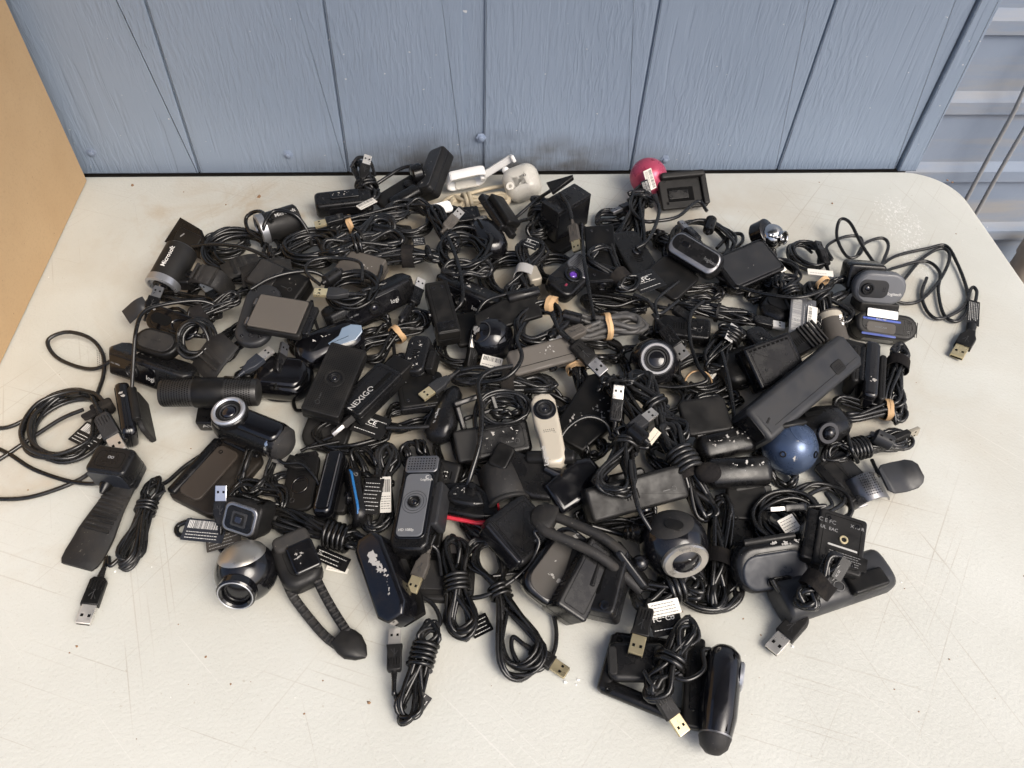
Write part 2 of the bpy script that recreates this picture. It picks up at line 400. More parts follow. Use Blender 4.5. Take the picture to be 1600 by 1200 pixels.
        s.add('metal_shell', slab(rr(17, 12, .6, 2), 4.6, .35, 2), shell, M @ TR(35, 0, 0), o, key='usbshell')
        for y in (-2.9, 2.9):
            s.add('contact_hole', slab(rr(2.6, 2.3, .2, 1), .2, .05, 1), 'hole', M @ TR(36.5, y, 2.32), o, key='usbhole')
        s.add('contact_bar', slab(rr(.4, 10.6, .1, 1), 1.9, .1, 1), 'hole', M @ TR(43.4, 0, -.9), o, key='usbmouth')
        pr = [(-9, 1.9)]
        for i in range(4): pr += [(-8+2.1*i, 2.3+.25*i), (-7+2.1*i, 2.3+.25*i), (-6.9+2.1*i, 1.9+.25*i), (-6.05+2.1*i, 1.9+.25*i)]
        s.add('strain_relief', lathe(pr+[(1, 3)], 14), m, M, o, key='usbrelief')
        if tail:
            e = F2 @ S @ Vector((-.030, 0, 0)); e2 = F2 @ S @ Vector((-.042, 0, 0))
            s.cord(list(tail), d, ends=[e2, e], m=cord)
        return o
    def cord(s, pts, d=3.4, m='cable_black', name='cable', ends=(), k=8, sides=8, parent=None):
        d = d*1.1 if d < 5 else d
        P = [W(*p)*1000 for p in pts]+[Vector(e)*1000 for e in ends]
        C = catmull([tuple(p) for p in P], k); C[:, 2] = np.maximum(C[:, 2], d/2+.2)
        c = s.F.translation*1000
        return put(name, mesh(name, tube(C-np.array(c), d/2, sides), m, 80), Matrix.Translation(s.F.translation), parent or s.root)
    def bead(s, p1, p2, z1, z2=None, d=13, m='satin_black'):
        F2, L = fr(p1, p2, z1, z2); L = max(L, 14); M = s.F.inverted() @ F2
        o = s.add('ferrite_bead', lathe([(-L/2-4, 2.2), (-L/2-.5, 3.2), (-L/2, d/2-1.4), (-L/2+1.2, d/2), (L/2-1.2, d/2), (L/2, d/2-1.4), (L/2+.5, 3.2), (L/2+4, 2.2)], 18), m, M)
        for x in (-L*.25, L*.25): s.add('latch_slot', slab(rr(2.6, 1.6, .3, 1), .3, .05, 1), 'hole', M @ RX(20) @ TR(x, 0, d/2), o, key='slot')
        return o
    def flag(s, p1, p2, z1, z2, w, roll=0, base='paper', ink='print_black', bars=True, lines=4, marks='', seed=5, name='cable_tag', curl=2.0):
        """paper tag folded round a cable, lying between two points"""
        F2, L = fr(p1, p2, z1, z2, roll); M = s.F.inverted() @ F2
        o = s.sticker(M, L, w, base, ink, lines, bars, marks, parent=s.root, seed=seed, thick=.4, name=name); return o

TXT = {}
def text_mesh(t, size, m):
    k = (t, round(size, 2), m)
    if k in TXT: return TXT[k]
    cu = bpy.data.curves.new('lettering', 'FONT'); cu.body = t; cu.size = size*.001*1.35; cu.align_x = 'LEFT'; cu.align_y = 'BOTTOM_BASELINE'; cu.resolution_u = 3; cu.offset = size*.001*.012
    ob = bpy.data.objects.new('lettering_source', cu); COL.objects.link(ob)
    dg = bpy.context.evaluated_depsgraph_get(); me = bpy.data.meshes.new_from_object(ob.evaluated_get(dg))
    bpy.data.objects.remove(ob); me.materials.clear(); me.materials.append(MATS[m]); TXT[k] = me; return me

# ------------------------------------------------------------------ cables
def band_ring(t, x, ry, rz, mat, n=2, wd=3.0, name='rubber_band', M=None, seed=1):
    R = random.Random(seed)
    for i in range(n):
        a = [(0, ry*math.cos(q*.449)*R.uniform(.96, 1.06), rz*math.sin(q*.449)*R.uniform(.96, 1.06)) for q in range(14)]
        C = catmull([(x+(i-(n-1)/2)*wd*.9+R.uniform(-.5, .5)+.8*math.sin(q), p[1], p[2]) for q, p in enumerate(a)], 4, True)
        V, F = [], []; m = len(C)
        for p in C:
            L = math.hypot(p[1], p[2]); u = (p[1]/L, p[2]/L)
            for dx, dr in ((-wd/2, 0), (wd/2, 0), (wd/2, .9), (-wd/2, .9)): V.append((p[0]+dx, p[1]+u[0]*dr, p[2]+u[1]*dr))
        for k in range(m-1):
            for j in range(4):
                q = (j+1) % 4; F.append((k*4+j, k*4+q, (k+1)*4+q, (k+1)*4+j))
        t.add(name, (V, F), mat, M, sharp=50)

def hank(label, p1, p2, z1, z2=None, w=10, n=5, d=3.5, pinch=.5, wrap='coil', turns=4, seed=1, m='cable_black', thick=6, tail=None, thing=None, group='cable hanks in the heap', name='cable_bundle', roll=0, open_=0.0):
    """cable folded into long loops between two points, drawn together at `pinch` by a wrap"""
    if thing is None: t = Thing(name, label, 'cable', p1, p2, z1, z2, roll, group); F2, L = t.F, t.L; I = Matrix()
    else: t = thing; F2, L = fr(p1, p2, z1, z2, roll); I = t.F.inverted() @ F2
    R = random.Random(seed*13+5); d *= 1.1*R.uniform(.82, 1.14); n += 2; w *= 1.15; ns = 2*n; rb = d*.5*math.sqrt(ns)*.98
    x0 = (pinch-.5)*L; P = []
    slot = [(rb*math.sqrt((i+.5)/ns)*math.cos(2.4*i), rb*math.sqrt((i+.5)/ns)*math.sin(2.4*i)) for i in range(ns)]; R.shuffle(slot)
    for k in range(n):
        ya, yb = w*R.uniform(.3, 1), w*R.uniform(.3, 1); ea, eb = R.uniform(.80, 1.0), R.uniform(.80, 1.0); za, zb = R.uniform(-1, 1)*thick, R.uniform(-1, 1)*thick
        if open_: ya = w*(1-open_*R.random()); yb = w*(1-open_*R.random())
        sA, sB = slot[2*k], slot[2*k+1]
        P += [(-L*.36*ea, ya, za)]
        if wrap: P += [(x0, sA[0], sA[1])]
        else: P += [(x0, ya+R.uniform(-2, 2), za)]
        P += [(L*.36*eb, yb, zb), (L/2*eb, R.uniform(-.3, .3)*w, (za+zb)/2), (L*.36*eb, -yb*R.uniform(.7, 1), -zb)]
        if wrap: P += [(x0, sB[0], sB[1])]
        else: P += [(x0, -ya+R.uniform(-2, 2), zb)]
        P += [(-L*.36*ea, -ya*R.uniform(.7, 1), -za), (-L/2*ea, R.uniform(-.3, .3)*w, 0)]
    if wrap == 'coil':
        P += [(x0-turns*d*.55-3, rb, 0)]
        for i in range(turns*8+1):
            a = i*math.pi/4; q = rb+d*.55+R.uniform(-.3, .5); P.append((x0+(i/8-turns/2)*d*1.04+R.uniform(-.25, .25), q*math.cos(a), q*.92*math.sin(a)))
    C = catmull(P, 5)
    Cw = np.array([tuple(F2 @ Vector(p*.001)) for p in C])*1000
    if tail:
        T = np.array([tuple(W(*p)*1000) for p in tail]); Cw = np.vstack([Cw[:-2], catmull(np.vstack([Cw[-2:-1], T]), 8)])
    Cw[:, 2] = np.maximum(Cw[:, 2], d/2+.2)
    c = F2.translation*1000
    put('cable', mesh('cable', tube(Cw-np.array(c), d/2, 7), m, 80), Matrix.Translation(F2.translation), t.root)
    if wrap == 'velcro': band_ring(t, x0, rb+d*.6, rb+d*.4, 'velcro', 1, 13, 'velcro_strap', I, seed)
    elif wrap == 'velcro_white': band_ring(t, x0, rb+d*.6, rb+d*.4, 'velcro_white', 1, 13, 'velcro_strap', I, seed)
    elif wrap == 'band': band_ring(t, x0, rb+d*.5, rb+d*.4, 'rubber_band', 2, 3.4, 'rubber_band', I, seed)
    elif wrap == 'tie': band_ring(t, x0, rb+d*.5, rb+d*.4, 'matte_black', 1, 2.6, 'twist_tie', I, seed)
    return t

def coil(label, c, z, rx, ry, rot=0, n=5, d=3.5, seed=1, m='cable_black', jit=.14, tilt=0, thing=None, group='cable coils in the heap', tail=None, name='cable_coil', lift=None):
    """round coil of n turns lying at height z"""
    a = (c[0]-10, c[1]); b = (c[0]+10, c[1])
    if thing is None: t = Thing(name, label, 'cable', a, b, z, None, 0, group)
    else: t = thing
    F2, _ = fr(a, b, z); F2 = F2 @ RX(tilt) @ RZ(rot); R = random.Random(seed*7+3); d *= 1.1*R.uniform(.82, 1.14); P = []
    for k in range(n):
        qx, qy, ox, oy = R.uniform(1-jit, 1+jit*.4), R.uniform(1-jit, 1+jit*.4), R.uniform(-1, 1)*rx*jit*.6, R.uniform(-1, 1)*ry*jit*.6
        ph = R.uniform(0, .4)
        for i in range(9):
            an = 2*math.pi*i/9+ph; P.append((ox+rx*qx*math.cos(an)+R.uniform(-.6, .6), oy+ry*qy*math.sin(an)+R.uniform(-.6, .6), (k-n/2)*d*.42+R.uniform(-1, 1)*d*.5))
    C = catmull(P, 5); Cw = np.array([tuple(F2 @ Vector(p*.001)) for p in C])*1000
    if tail:
        T = np.array([tuple(W(*p)*1000) for p in tail]); Cw = np.vstack([Cw[:-3], catmull(np.vstack([Cw[-3:-2], T]), 8)])
    Cw[:, 2] = np.maximum(Cw[:, 2], d/2+.2); o = F2.translation*1000
    put('cable', mesh('cable', tube(Cw-np.array(o), d/2, 7), m, 80), Matrix.Translation(F2.translation), t.root)
    return t
def loose(label, pts, d=3.4, m='cable_black', group='single cables strung across the heap', name='loose_cable'):
    a, b = pts[0], pts[-1]; t = Thing(name, label, 'cable', a[:2], b[:2], a[2], b[2], 0, group)
    t.cord(pts, d, m); return t

# ------------------------------------------------------------------ the setting
def nodes(key):
    m = bpy.data.materials.new(key); m.use_nodes = True; MATS[key] = m
    return m.node_tree.nodes, m.node_tree.links, m.node_tree.nodes['Principled BSDF']
class NB:
    """tiny node builder"""
    def __init__(s, key): s.N, s.K, s.b = nodes(key); s.tc = s.N.new('ShaderNodeTexCoord')
    def vec(s, scale=(1, 1, 1), rot=(0, 0, 0), loc=(0, 0, 0), src=None):
        a = s.N.new('ShaderNodeMapping'); a.inputs['Scale'].default_value = scale; a.inputs['Rotation'].default_value = rot; a.inputs['Location'].default_value = loc
        s.K.new(src or s.tc.outputs['Object'], a.inputs['Vector']); return a.outputs[0]
    def noise(s, v, scale=1, detail=4, rough=.55, dist=0):
        a = s.N.new('ShaderNodeTexNoise'); a.inputs['Scale'].default_value = scale; a.inputs['Detail'].default_value = detail; a.inputs['Roughness'].default_value = rough; a.inputs['Distortion'].default_value = dist
        s.K.new(v, a.inputs['Vector']); return a.outputs['Fac']
    def rng(s, v, a, b, c=0, d=1):
        m = s.N.new('ShaderNodeMapRange'); m.inputs['From Min'].default_value = a; m.inputs['From Max'].default_value = b; m.inputs['To Min'].default_value = c; m.inputs['To Max'].default_value = d
        s.K.new(v, m.inputs['Value']); return m.outputs[0]
    def op(s, o, a, b):
        m = s.N.new('ShaderNodeMath'); m.operation = o
        for i, q in enumerate((a, b)):
            if isinstance(q, (int, float)): m.inputs[i].default_value = q
            else: s.K.new(q, m.inputs[i])
        return m.outputs[0]
    def mix(s, f, a, b):
        m = s.N.new('ShaderNodeMix'); m.data_type = 'RGBA'
        for k, q in (('Factor', f), ('A', a), ('B', b)):
            if isinstance(q, (int, float)): m.inputs[k].default_value = q
            elif isinstance(q, tuple): m.inputs[k].default_value = (*q, 1)
            else: s.K.new(q, m.inputs[k])
        return m.outputs['Result']
    def ell(s, c, r):
        """soft ellipse mask in object x, y (m): 1 inside, 0 outside"""
        v = s.vec((1/r[0], 1/r[1], 0), (0, 0, 0), (-c[0]/r[0], -c[1]/r[1], 0)); l = s.N.new('ShaderNodeVectorMath'); l.operation = 'LENGTH'; s.K.new(v, l.inputs[0])
        return s.rng(l.outputs['Value'], 1.15, .35)
    def bump(s, h, strength, dist, prev=None):
        p = s.N.new('ShaderNodeBump'); p.inputs['Strength'].default_value = strength; p.inputs['Distance'].default_value = dist; s.K.new(h, p.inputs['Height'])
        if prev is not None: s.K.new(prev, p.inputs['Normal'])
        return p.outputs[0]
    def out(s, col=None, rough=None, normal=None):
        if col is not None: s.K.new(col, s.b.inputs['Base Color'])
        if rough is not None:
            if isinstance(rough, (int, float)): s.b.inputs['Roughness'].default_value = rough
            else: s.K.new(rough, s.b.inputs['Roughness'])
        if normal is not None: s.K.new(normal, s.b.inputs['Normal'])

# table top: speckled grey blow-moulded plastic, scratched and stained
t_ = NB('table_plastic'); g = t_.vec()
base = t_.mix(t_.rng(t_.noise(g, 5, 4), .3, .7), (.508, .510, .462), (.586, .590, .542))
stain = t_.op('MULTIPLY', t_.rng(t_.noise(g, 9, 5, .6, .4), .40, .62, 0, .85), t_.ell((.07, .60), (.52, .36)))
base = t_.mix(stain, base, (.40, .32, .215))
stain2 = t_.op('MULTIPLY', t_.rng(t_.noise(t_.vec(loc=(3, 1, 0)), 13, 4, .6, .8), .52, .70, 0, .7), t_.ell((-.20, .77), (.26, .14)))
base = t_.mix(stain2, base, (.40, .30, .18))
stain3 = t_.op('MULTIPLY', t_.rng(t_.noise(t_.vec(loc=(7, 2, 0)), 10, 4, .6, .5), .48, .66, 0, .5), t_.ell((-.33, .44), (.15, .16)))
base = t_.mix(stain3, base, (.42, .33, .22))
base = t_.mix(t_.rng(t_.noise(g, 700, 2), .60, .74, 0, .22), base, (.25, .22, .18))
base = t_.mix(t_.rng(t_.noise(g, 260, 3), .68, .74, 0, .35), base, (.30, .24, .17))
sc = None
for i, (ang, su, sv, lo, off) in enumerate(((.35, 3.2, 430, .69, 0), (-.9, 2.6, 480, .69, 5), (1.25, 4.0, 400, .69, 9), (2.2, 3.0, 520, .69, 14))):
    v = t_.vec((su, sv, 1), (0, 0, 0), (off, off, 0), t_.vec((1, 1, 1), (0, 0, ang)))
    n = t_.rng(t_.noise(v, 1, 1, .4, .05), lo, lo+.05)
    sc = n if sc is None else t_.op('MAXIMUM', sc, n)
scm = t_.op('MULTIPLY', sc, t_.rng(t_.noise(t_.vec(loc=(2, 8, 0)), 7, 2), .42, .62, .05, 1))
base = t_.mix(t_.op('MULTIPLY', scm, .34), base, (.26, .20, .14))
v = t_.vec((5.1, 750, 1), (0, 0, 0), (40, 3, 0), t_.vec((1, 1, 1), (0, 0, .8)))
base = t_.mix(t_.rng(t_.noise(v, 1, 1, .4, .05), .71, .77, 0, .30), base, (.74, .72, .68))
# white chafed patch near the far right corner
wp = t_.op('MULTIPLY', t_.rng(t_.noise(t_.vec((1, .6, 1)), 330, 4, .7, 1.2), .55, .60), t_.op('MAXIMUM', t_.ell((.565, .775), (.035, .065)), t_.op('MULTIPLY', t_.ell((.56, .70), (.03, .06)), .75)))
wp = t_.rng(wp, .30, .55)
base = t_.mix(t_.op('MULTIPLY', wp, .6), base, (.84, .83, .80))
b2 = t_.bump(t_.noise(g, 300, 2, .6), .5, .0007)
t_.out(base, t_.rng(t_.noise(g, 30, 2), .3, .7, .42, .62), b2)

# painted wood-grain siding
w_ = NB('siding_paint'); g = w_.vec()
wob = w_.noise(w_.vec((5, 1, 2.2)), 1, 3)
gv = w_.N.new('ShaderNodeVectorMath'); gv.operation = 'MULTIPLY_ADD'
cmb = w_.N.new('ShaderNodeCombineXYZ'); w_.K.new(wob, cmb.inputs[0]); w_.K.new(cmb.outputs[0], gv.inputs[0]); gv.inputs[1].default_value = (.018, 0, 0); w_.K.new(w_.tc.outputs['Object'], gv.inputs[2])
gr1 = w_.noise(w_.vec((210, 1, 34), src=gv.outputs[0]), 1, 2, .55, .5)
gr2 = w_.noise(w_.vec((95, 1, 7), src=gv.outputs[0]), 1, 2, .5, .6)
rid = w_.rng(gr1, .44, .60); rid2 = w_.rng(gr2, .54, .62)
patch = w_.rng(w_.noise(w_.vec((7, 1, 4), loc=(1, 0, 5)), 1, 3), .36, .58, .05, 1)
hgt = w_.op('SUBTRACT', w_.op('MULTIPLY', rid, patch), w_.op('MULTIPLY', rid2, w_.op('SUBTRACT', 1.15, patch)))
col = w_.mix(w_.rng(w_.noise(w_.vec((4, 1, 3)), 1, 4), .3, .7), (.205, .258, .335), (.240, .296, .378))
col = w_.mix(w_.rng(w_.noise(g, 130, 2), .735, .75, 0, .8), col, (.6, .6, .6))
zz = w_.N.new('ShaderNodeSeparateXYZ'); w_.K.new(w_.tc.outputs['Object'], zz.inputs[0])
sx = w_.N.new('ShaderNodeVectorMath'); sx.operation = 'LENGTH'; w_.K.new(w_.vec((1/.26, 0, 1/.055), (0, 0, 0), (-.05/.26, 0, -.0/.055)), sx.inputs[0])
low_brown = w_.op('MULTIPLY', w_.rng(sx.outputs['Value'], 1.1, .35), w_.rng(w_.noise(w_.vec((16, 1, 22), loc=(4, 0, 0)), 1, 4), .36, .60, .15, .85))  # darker brown ellipse low on the boards, broken up by noise
col = w_.mix(low_brown, col, (.075, .068, .058))
w_.out(col, .52, w_.bump(hgt, .48, .0010))

c_ = NB('cardboard'); g = c_.vec()
cc = c_.mix(c_.rng(c_.noise(g, 9, 4), .3, .7), (.50, .335, .178), (.55, .38, .21))
cc = c_.mix(c_.rng(c_.noise(g, 420, 3), .52, .7, 0, .25), cc, (.36, .25, .14))
cc = c_.mix(c_.rng(c_.noise(g, 150, 2), .735, .76, 0, .6), cc, (.16, .10, .06))
c_.out(cc, .82, c_.bump(c_.noise(c_.vec((1, 1, 1.0)), 55, 5), .25, .0012))

m_ = NB('painted_metal'); g = m_.vec()
mc = m_.mix(m_.rng(m_.noise(m_.vec((5, 5, 12)), 1, 4), .3, .7), (.205, .255, .335), (.25, .30, .38))
mc = m_.mix(m_.rng(m_.noise(m_.vec((3, 3, 26), loc=(2, 0, 3)), 1, 5, .6), .48, .68, 0, .6), mc, (.36, .33, .28))
m_.out(mc, .45, m_.bump(m_.noise(g, 25, 4), .3, .003))
e_ = NB('concrete'); g = e_.vec()
e_.out(e_.mix(e_.rng(e_.noise(g, 14, 6), .3, .7), (.16, .13, .10), (.26, .22, .17)), .85, e_.bump(e_.noise(g, 160, 5), .5, .004))
p_ = NB('pipe_paint'); g = p_.vec()
p_.out(p_.mix(p_.rng(p_.noise(g, 22, 4), .35, .7), (.40, .35, .29), (.30, .25, .20)), .5)
plastic('conduit', (.30, .31, .32), .5, .3)
plastic('bolt_paint', (.21, .26, .35), .45, .25)
plastic('gap_shade', (.03, .028, .026), .9, .2)  # shade of the gap behind the table, put into the colour

YB, XR = .880, .675          # table's back edge and right edge (m)
WALL_Y = .892
def quadmesh(name, V, F, mat, sharp=30):
    return mesh(name, (np.array(V, float)*1000, F), mat, sharp)
ground = put('ground', quadmesh('ground', [(-6, -6, -.74), (6, -6, -.74), (6, 6, -.74), (-6, 6, -.74)], [(0, 1, 2, 3)], 'concrete'), Matrix()); ground['kind'] = 'structure'

# folding table: moulded top with a rounded rim, and its far right corner
x0, x1, y0, y1, rc = -1.10, XR, .105, YB, .068
out = rr((x1-x0)*1000, (y1-y0)*1000, rc*1000, 14)
tb = put('folding_table', None, Matrix.Translation(((x0+x1)/2, (y0+y1)/2, -.74)))
tag(tb, 'grey scratched plastic folding table under the whole heap of webcams', 'table')
top = put('tabletop', mesh('tabletop', slab(out, 36, 5, 4), 'table_plastic'), Matrix.Translation(((x0+x1)/2, (y0+y1)/2, -.018)), tb)
# material coordinates are the world's: move the object origin to the world origin
top.data.transform(Matrix.Translation(((x0+x1)/2, (y0+y1)/2, -.018))); top.matrix_basis = WM[tb.name].inverted(); WM[top.name] = Matrix()
put('rim', mesh('rim', slab(rr((x1-x0)*1000-30, (y1-y0)*1000-30, 55, 8), 22, 4), 'mid_grey'), Matrix.Translation(((x0+x1)/2, (y0+y1)/2, -.045)), tb)
for lx in (x0+.25, x1-.25):
    for ly in (y0+.12, y1-.14):
        put('leg', mesh('leg', lathe([(0, 14), (684, 14)], 16), 'mid_grey'), Matrix.Translation((lx, ly, -.74)) @ RY(-90), tb)

# siding wall, board by board
wallT = put('siding_wall', None, Matrix.Translation((.05, WALL_Y, -.74)))
tag(wallT, 'blue-grey painted wood siding wall with vertical grooves behind the table', 'wall')
edges = [-1.15, -.945, -.74, -.535, -.333, -.141, .013, .037, .236, .440, .609, .637]
WT, WB = 1.60, -.0062
for i in range(len(edges)-1):
    a, b = edges[i], edges[i+1]; gap = (.0006, .0006, .0006, .0007, .0008, .0008, .0009, .0011, .0011, .0011, .0008)[i]
    deep = {6: .004, 10: .005}.get(i, 0.0)
    w, h = (b-a-2*gap)*1000, (WT-WB)*1000
    vf = slab(rr(w, h, .8, 2), 14, 1.4, 2)
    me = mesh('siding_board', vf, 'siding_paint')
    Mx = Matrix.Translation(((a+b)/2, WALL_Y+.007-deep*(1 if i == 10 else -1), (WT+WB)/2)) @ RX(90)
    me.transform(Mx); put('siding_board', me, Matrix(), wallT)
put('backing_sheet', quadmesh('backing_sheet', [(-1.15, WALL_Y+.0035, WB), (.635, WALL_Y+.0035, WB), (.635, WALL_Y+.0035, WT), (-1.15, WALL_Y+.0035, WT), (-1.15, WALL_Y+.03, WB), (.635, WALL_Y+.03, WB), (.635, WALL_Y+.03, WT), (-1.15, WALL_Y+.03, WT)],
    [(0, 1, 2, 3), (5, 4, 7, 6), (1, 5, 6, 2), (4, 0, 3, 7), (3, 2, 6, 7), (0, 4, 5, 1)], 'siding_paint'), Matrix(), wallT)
put('gap_shade_sheet', quadmesh('gap_shade_sheet', [(-1.15, WALL_Y+.012, -.738), (.633, WALL_Y+.012, -.738), (.633, WALL_Y+.012, WB-.0005), (-1.15, WALL_Y+.012, WB-.0005), (-1.15, WALL_Y+.03, -.738), (.633, WALL_Y+.03, -.738), (.633, WALL_Y+.03, WB-.0005), (-1.15, WALL_Y+.03, WB-.0005)],
    [(0, 1, 2, 3), (5, 4, 7, 6), (1, 5, 6, 2), (4, 0, 3, 7), (3, 2, 6, 7)], 'gap_shade'), Matrix(), wallT)  # lower wall sheet, coloured near black for the shade in the table gap
sf = slab(rr(2600, 860, 3, 2), 22, 2); me = mesh('sky_blocker', sf, 'siding_paint'); me.transform(Matrix.Translation((.05, WALL_Y-.40, WT+.0125))); put('sky_blocker', me, Matrix(), wallT)  # unseen overhang added to keep overhead sky out of the black plastic's reflections
me = mesh('sky_blocker_edge', slab(rr(2600, 140, 3, 2), 20, 2), 'siding_paint'); me.transform(Matrix.Translation((.05, WALL_Y-.842, WT+.045)) @ RX(90)); put('sky_blocker_edge', me, Matrix(), wallT)  # front edge of the added, unseen overhang
for bx_, bz in ((-.458, .026), (-.214, .022), (.0345, .046), (.281, .012), (.617, .144), (-.333+.03, .40), (.25, .42)):
    o = put('bolt', mesh('bolt', lathe([(0, 6.6), (.8, 6.6), (1.1, 6.0), (1.2, 3.6), (3.0, 3.5), (3.6, 2.6)], 6), 'bolt_paint', key='bolt'), Matrix.Translation((bx_, WALL_Y-.0002, bz)) @ RZ(-90), wallT)

# ribbed metal wall behind, at the right
prof = []; z = -.735; PER, OFF = .113, .05
zs = []
k = math.floor((-.735-OFF)/PER)
while OFF+k*PER < WT:
    c = OFF+k*PER
    for dz, dy in ((-.048, 0), (-.012, 0), (-.008, -.007), (.010, -.007), (.024, -.001)): zs.append((c+dz, dy))
    k += 1
V, F = [], []
for zq, dy in zs: V += [(.60, .958+dy, zq), (1.9, .958+dy, zq)]
for i in range(len(zs)-1): F.append((2*i, 2*i+1, 2*i+3, 2*i+2))
rw = put('ribbed_wall', quadmesh('ribbed_wall', V, F, 'painted_metal', 16), Matrix()); tag(rw, 'dirty blue-grey ribbed metal wall beyond the table corner', 'wall')

# two thin conduits and a drain pipe on that wall
for dx, lab in ((0, 'thin grey cable running down the ribbed wall, the one nearer the siding'), (.028, 'thin grey cable running down the ribbed wall, the outer one')):
    P = [(.80+dx+.03, .93, .34), (.765+dx, .93, .14), (.762+dx*1.05, .928, .05), (.765+dx, .928, -.06), (.775+dx, .928, -.3), (.78+dx, .93, -.7)]
    tag(put('wall_cable', mesh('wall_cable', tube(catmull(np.array(P)*1000, 6)-np.array([780., 930, 0]), 3.0, 8), 'conduit', 80), Matrix.Translation((.78, .93, 0))), lab, 'cable', 'cables on the metal wall')
pp = put('drain_pipe', mesh('drain_pipe', lathe([(0, 24), (560, 24), (561, 27), (590, 27), (591, 24), (595, 22)], 24), 'pipe_paint'), Matrix.Translation((.915, .905, -.74)) @ RY(-90))
tag(pp, 'beige round pipe standing by the ribbed wall below the table corner', 'pipe')

# cardboard box at the left
bx0, bx1, by0, by1, bh = -.93, -.4655, .43, .868, .42
cb = put('cardboard_box', None, Matrix.Translation(((bx0+bx1)/2, (by0+by1)/2, 0)))
tag(cb, 'tall plain brown cardboard box standing on the table by the wall', 'box')
for nm, a, b in (('side_panel', (bx1-.004, by0, .0005), (bx1, by1, bh)), ('back_panel', (bx0, by1-.004, .0005), (bx1-.0042, by1, bh)), ('front_panel', (bx0, by0, .0005), (bx1-.0042, by0+.004, bh)), ('side_panel', (bx0, by0+.0042, .0005), (bx0+.004, by1-.0042, bh)), ('bottom_panel', (bx0+.0042, by0+.0042, .0008), (bx1-.0042, by1-.0042, .0045))):
    a, b = np.array(a), np.array(b); c = (a+b)/2; s3 = (b-a)*1000
    bm = bmesh.new(); bmesh.ops.create_cube(bm, size=1.0, matrix=Matrix.Translation(c) @ Matrix.Diagonal((*(s3*.001), 1)))
    bmesh.ops.bevel(bm, geom=bm.edges[:], offset=.0012, segments=2, affect='EDGES'); me = bpy.data.meshes.new(nm); bm.to_mesh(me); bm.free(); me.materials.append(MATS['cardboard'])
    put(nm, me, Matrix(), cb)

# crumbs and paint flakes on the table
R = random.Random(4)
V, F = [], []
def crumb(x, y, r):
    k = len(V); n = 5; h = r*R.uniform(.4, .8)
    for i in range(n):
        a = 6.283*i/n; q = r*R.uniform(.5, 1.2); V.append((x+q*math.cos(a), y+q*math.sin(a), .0001))
    for i in range(n):
        a = 6.283*i/n; q = r*R.uniform(.2, .7); V.append((x+q*math.cos(a), y+q*math.sin(a), h))
    for i in range(n): j = (i+1) % n; F.append((k+i, k+j, k+n+j, k+n+i))
    F.append(tuple(k+n+i for i in range(n)))
for px, py, r in ((207, 290, 3.0), (405, 307, 3.4), (287, 300, 1.0), (353, 320, 1.2), (1480, 282, 2.6), (1488, 285, 2.2), (1280, 285, 1.3), (1300, 318, 1.6), (183, 582, 2.4), (577, 1098, 2.0), (120, 1010, 1.4), (1600, 900, 1)):
    p = W(px, py); crumb(p.x, p.y, r*.001)
for _ in range(60):
    p = W(R.uniform(40, 1560), R.uniform(300, 1180)); crumb(p.x, p.y, R.uniform(.0003, .0010))
plastic('crumb', (.22, .13, .07), .8, .2)
cr = put('crumbs', quadmesh('crumbs', V, F, 'crumb'), Matrix()); tag(cr, 'tiny brown crumbs and flakes scattered on the table', 'debris', kind='stuff')
V, F = [], []
for px, py, r in ((883, 1066, 1.8), (903, 1062, 1.6), (1238, 1010, 2), (190, 886, 2), (180, 893, 1.5), (900, 1070, 1)):
    p = W(px, py); crumb(p.x, p.y, r*.001)
for _ in range(30):
    p = W(R.uniform(40, 1560), R.uniform(300, 1180)); crumb(p.x, p.y, R.uniform(.0003, .0009))
cr = put('paint_flakes', quadmesh('paint_flakes', V, F, 'white'), Matrix()); tag(cr, 'tiny white flakes scattered on the table', 'debris', kind='stuff')

# ------------------------------------------------------------------ more builders
def shape(t, name, out, h, b=1.2, m='satin_black', at=(0, 0, 0), rot=(0, 0, 0), main=None, parent=None, label=None):
    M = TR(*at) @ RZ(rot[2]) @ RY(rot[1]) @ RX(rot[0]); o = t.add(name, slab(out, h, b), m, M, parent, label=label)
    if main or (main is None and t.body is None):
        P = np.array(out); t.body, t.M, t.dim = o, t.F @ M, (np.ptp(P[:, 0]), np.ptp(P[:, 1]), h)
    return o
def aim(x, y, z, r=0.0):
    return Vector((x, y, z)).to_track_quat('Z', 'Y').to_matrix().to_4x4() @ TR(0, 0, r)
def ball(name, label, cat, c, z, r, m, group=None, sq=(1, 1, 1), nu=36, nv=20):
    t = Thing(name, label, cat, (c[0]-12, c[1]), (c[0]+12, c[1]), z, None, 0, group)
    t.body = t.add('body', sphere(r, nu, nv, sq), m, None, sharp=60); t.dim = (2*r, 2*r, 2*r); return t
def cap(t, r, a0, a1, M, m, name='cap', n=36, k=10, th=.5):
    """shell on a ball between polar angles a0..a1 (degrees) about the Z of M"""
    V, F = [], []
    for i in range(k+1):
        a = math.radians(a0+(a1-a0)*i/k); q = r+th*(1 if 0 < i < k else 0.2)
        for j in range(n):
            b = 2*math.pi*j/n; V.append((q*math.sin(a)*math.cos(b), q*math.sin(a)*math.sin(b), q*math.cos(a)))
    for i in range(k):
        for j in range(n):
            l = (j+1) % n; F.append((i*n+j, (i+1)*n+j, (i+1)*n+l, i*n+l))
    if a0 < 1: F.append(tuple(range(n)))
    return t.add(name, (V, F), m, M, t.body, sharp=60)
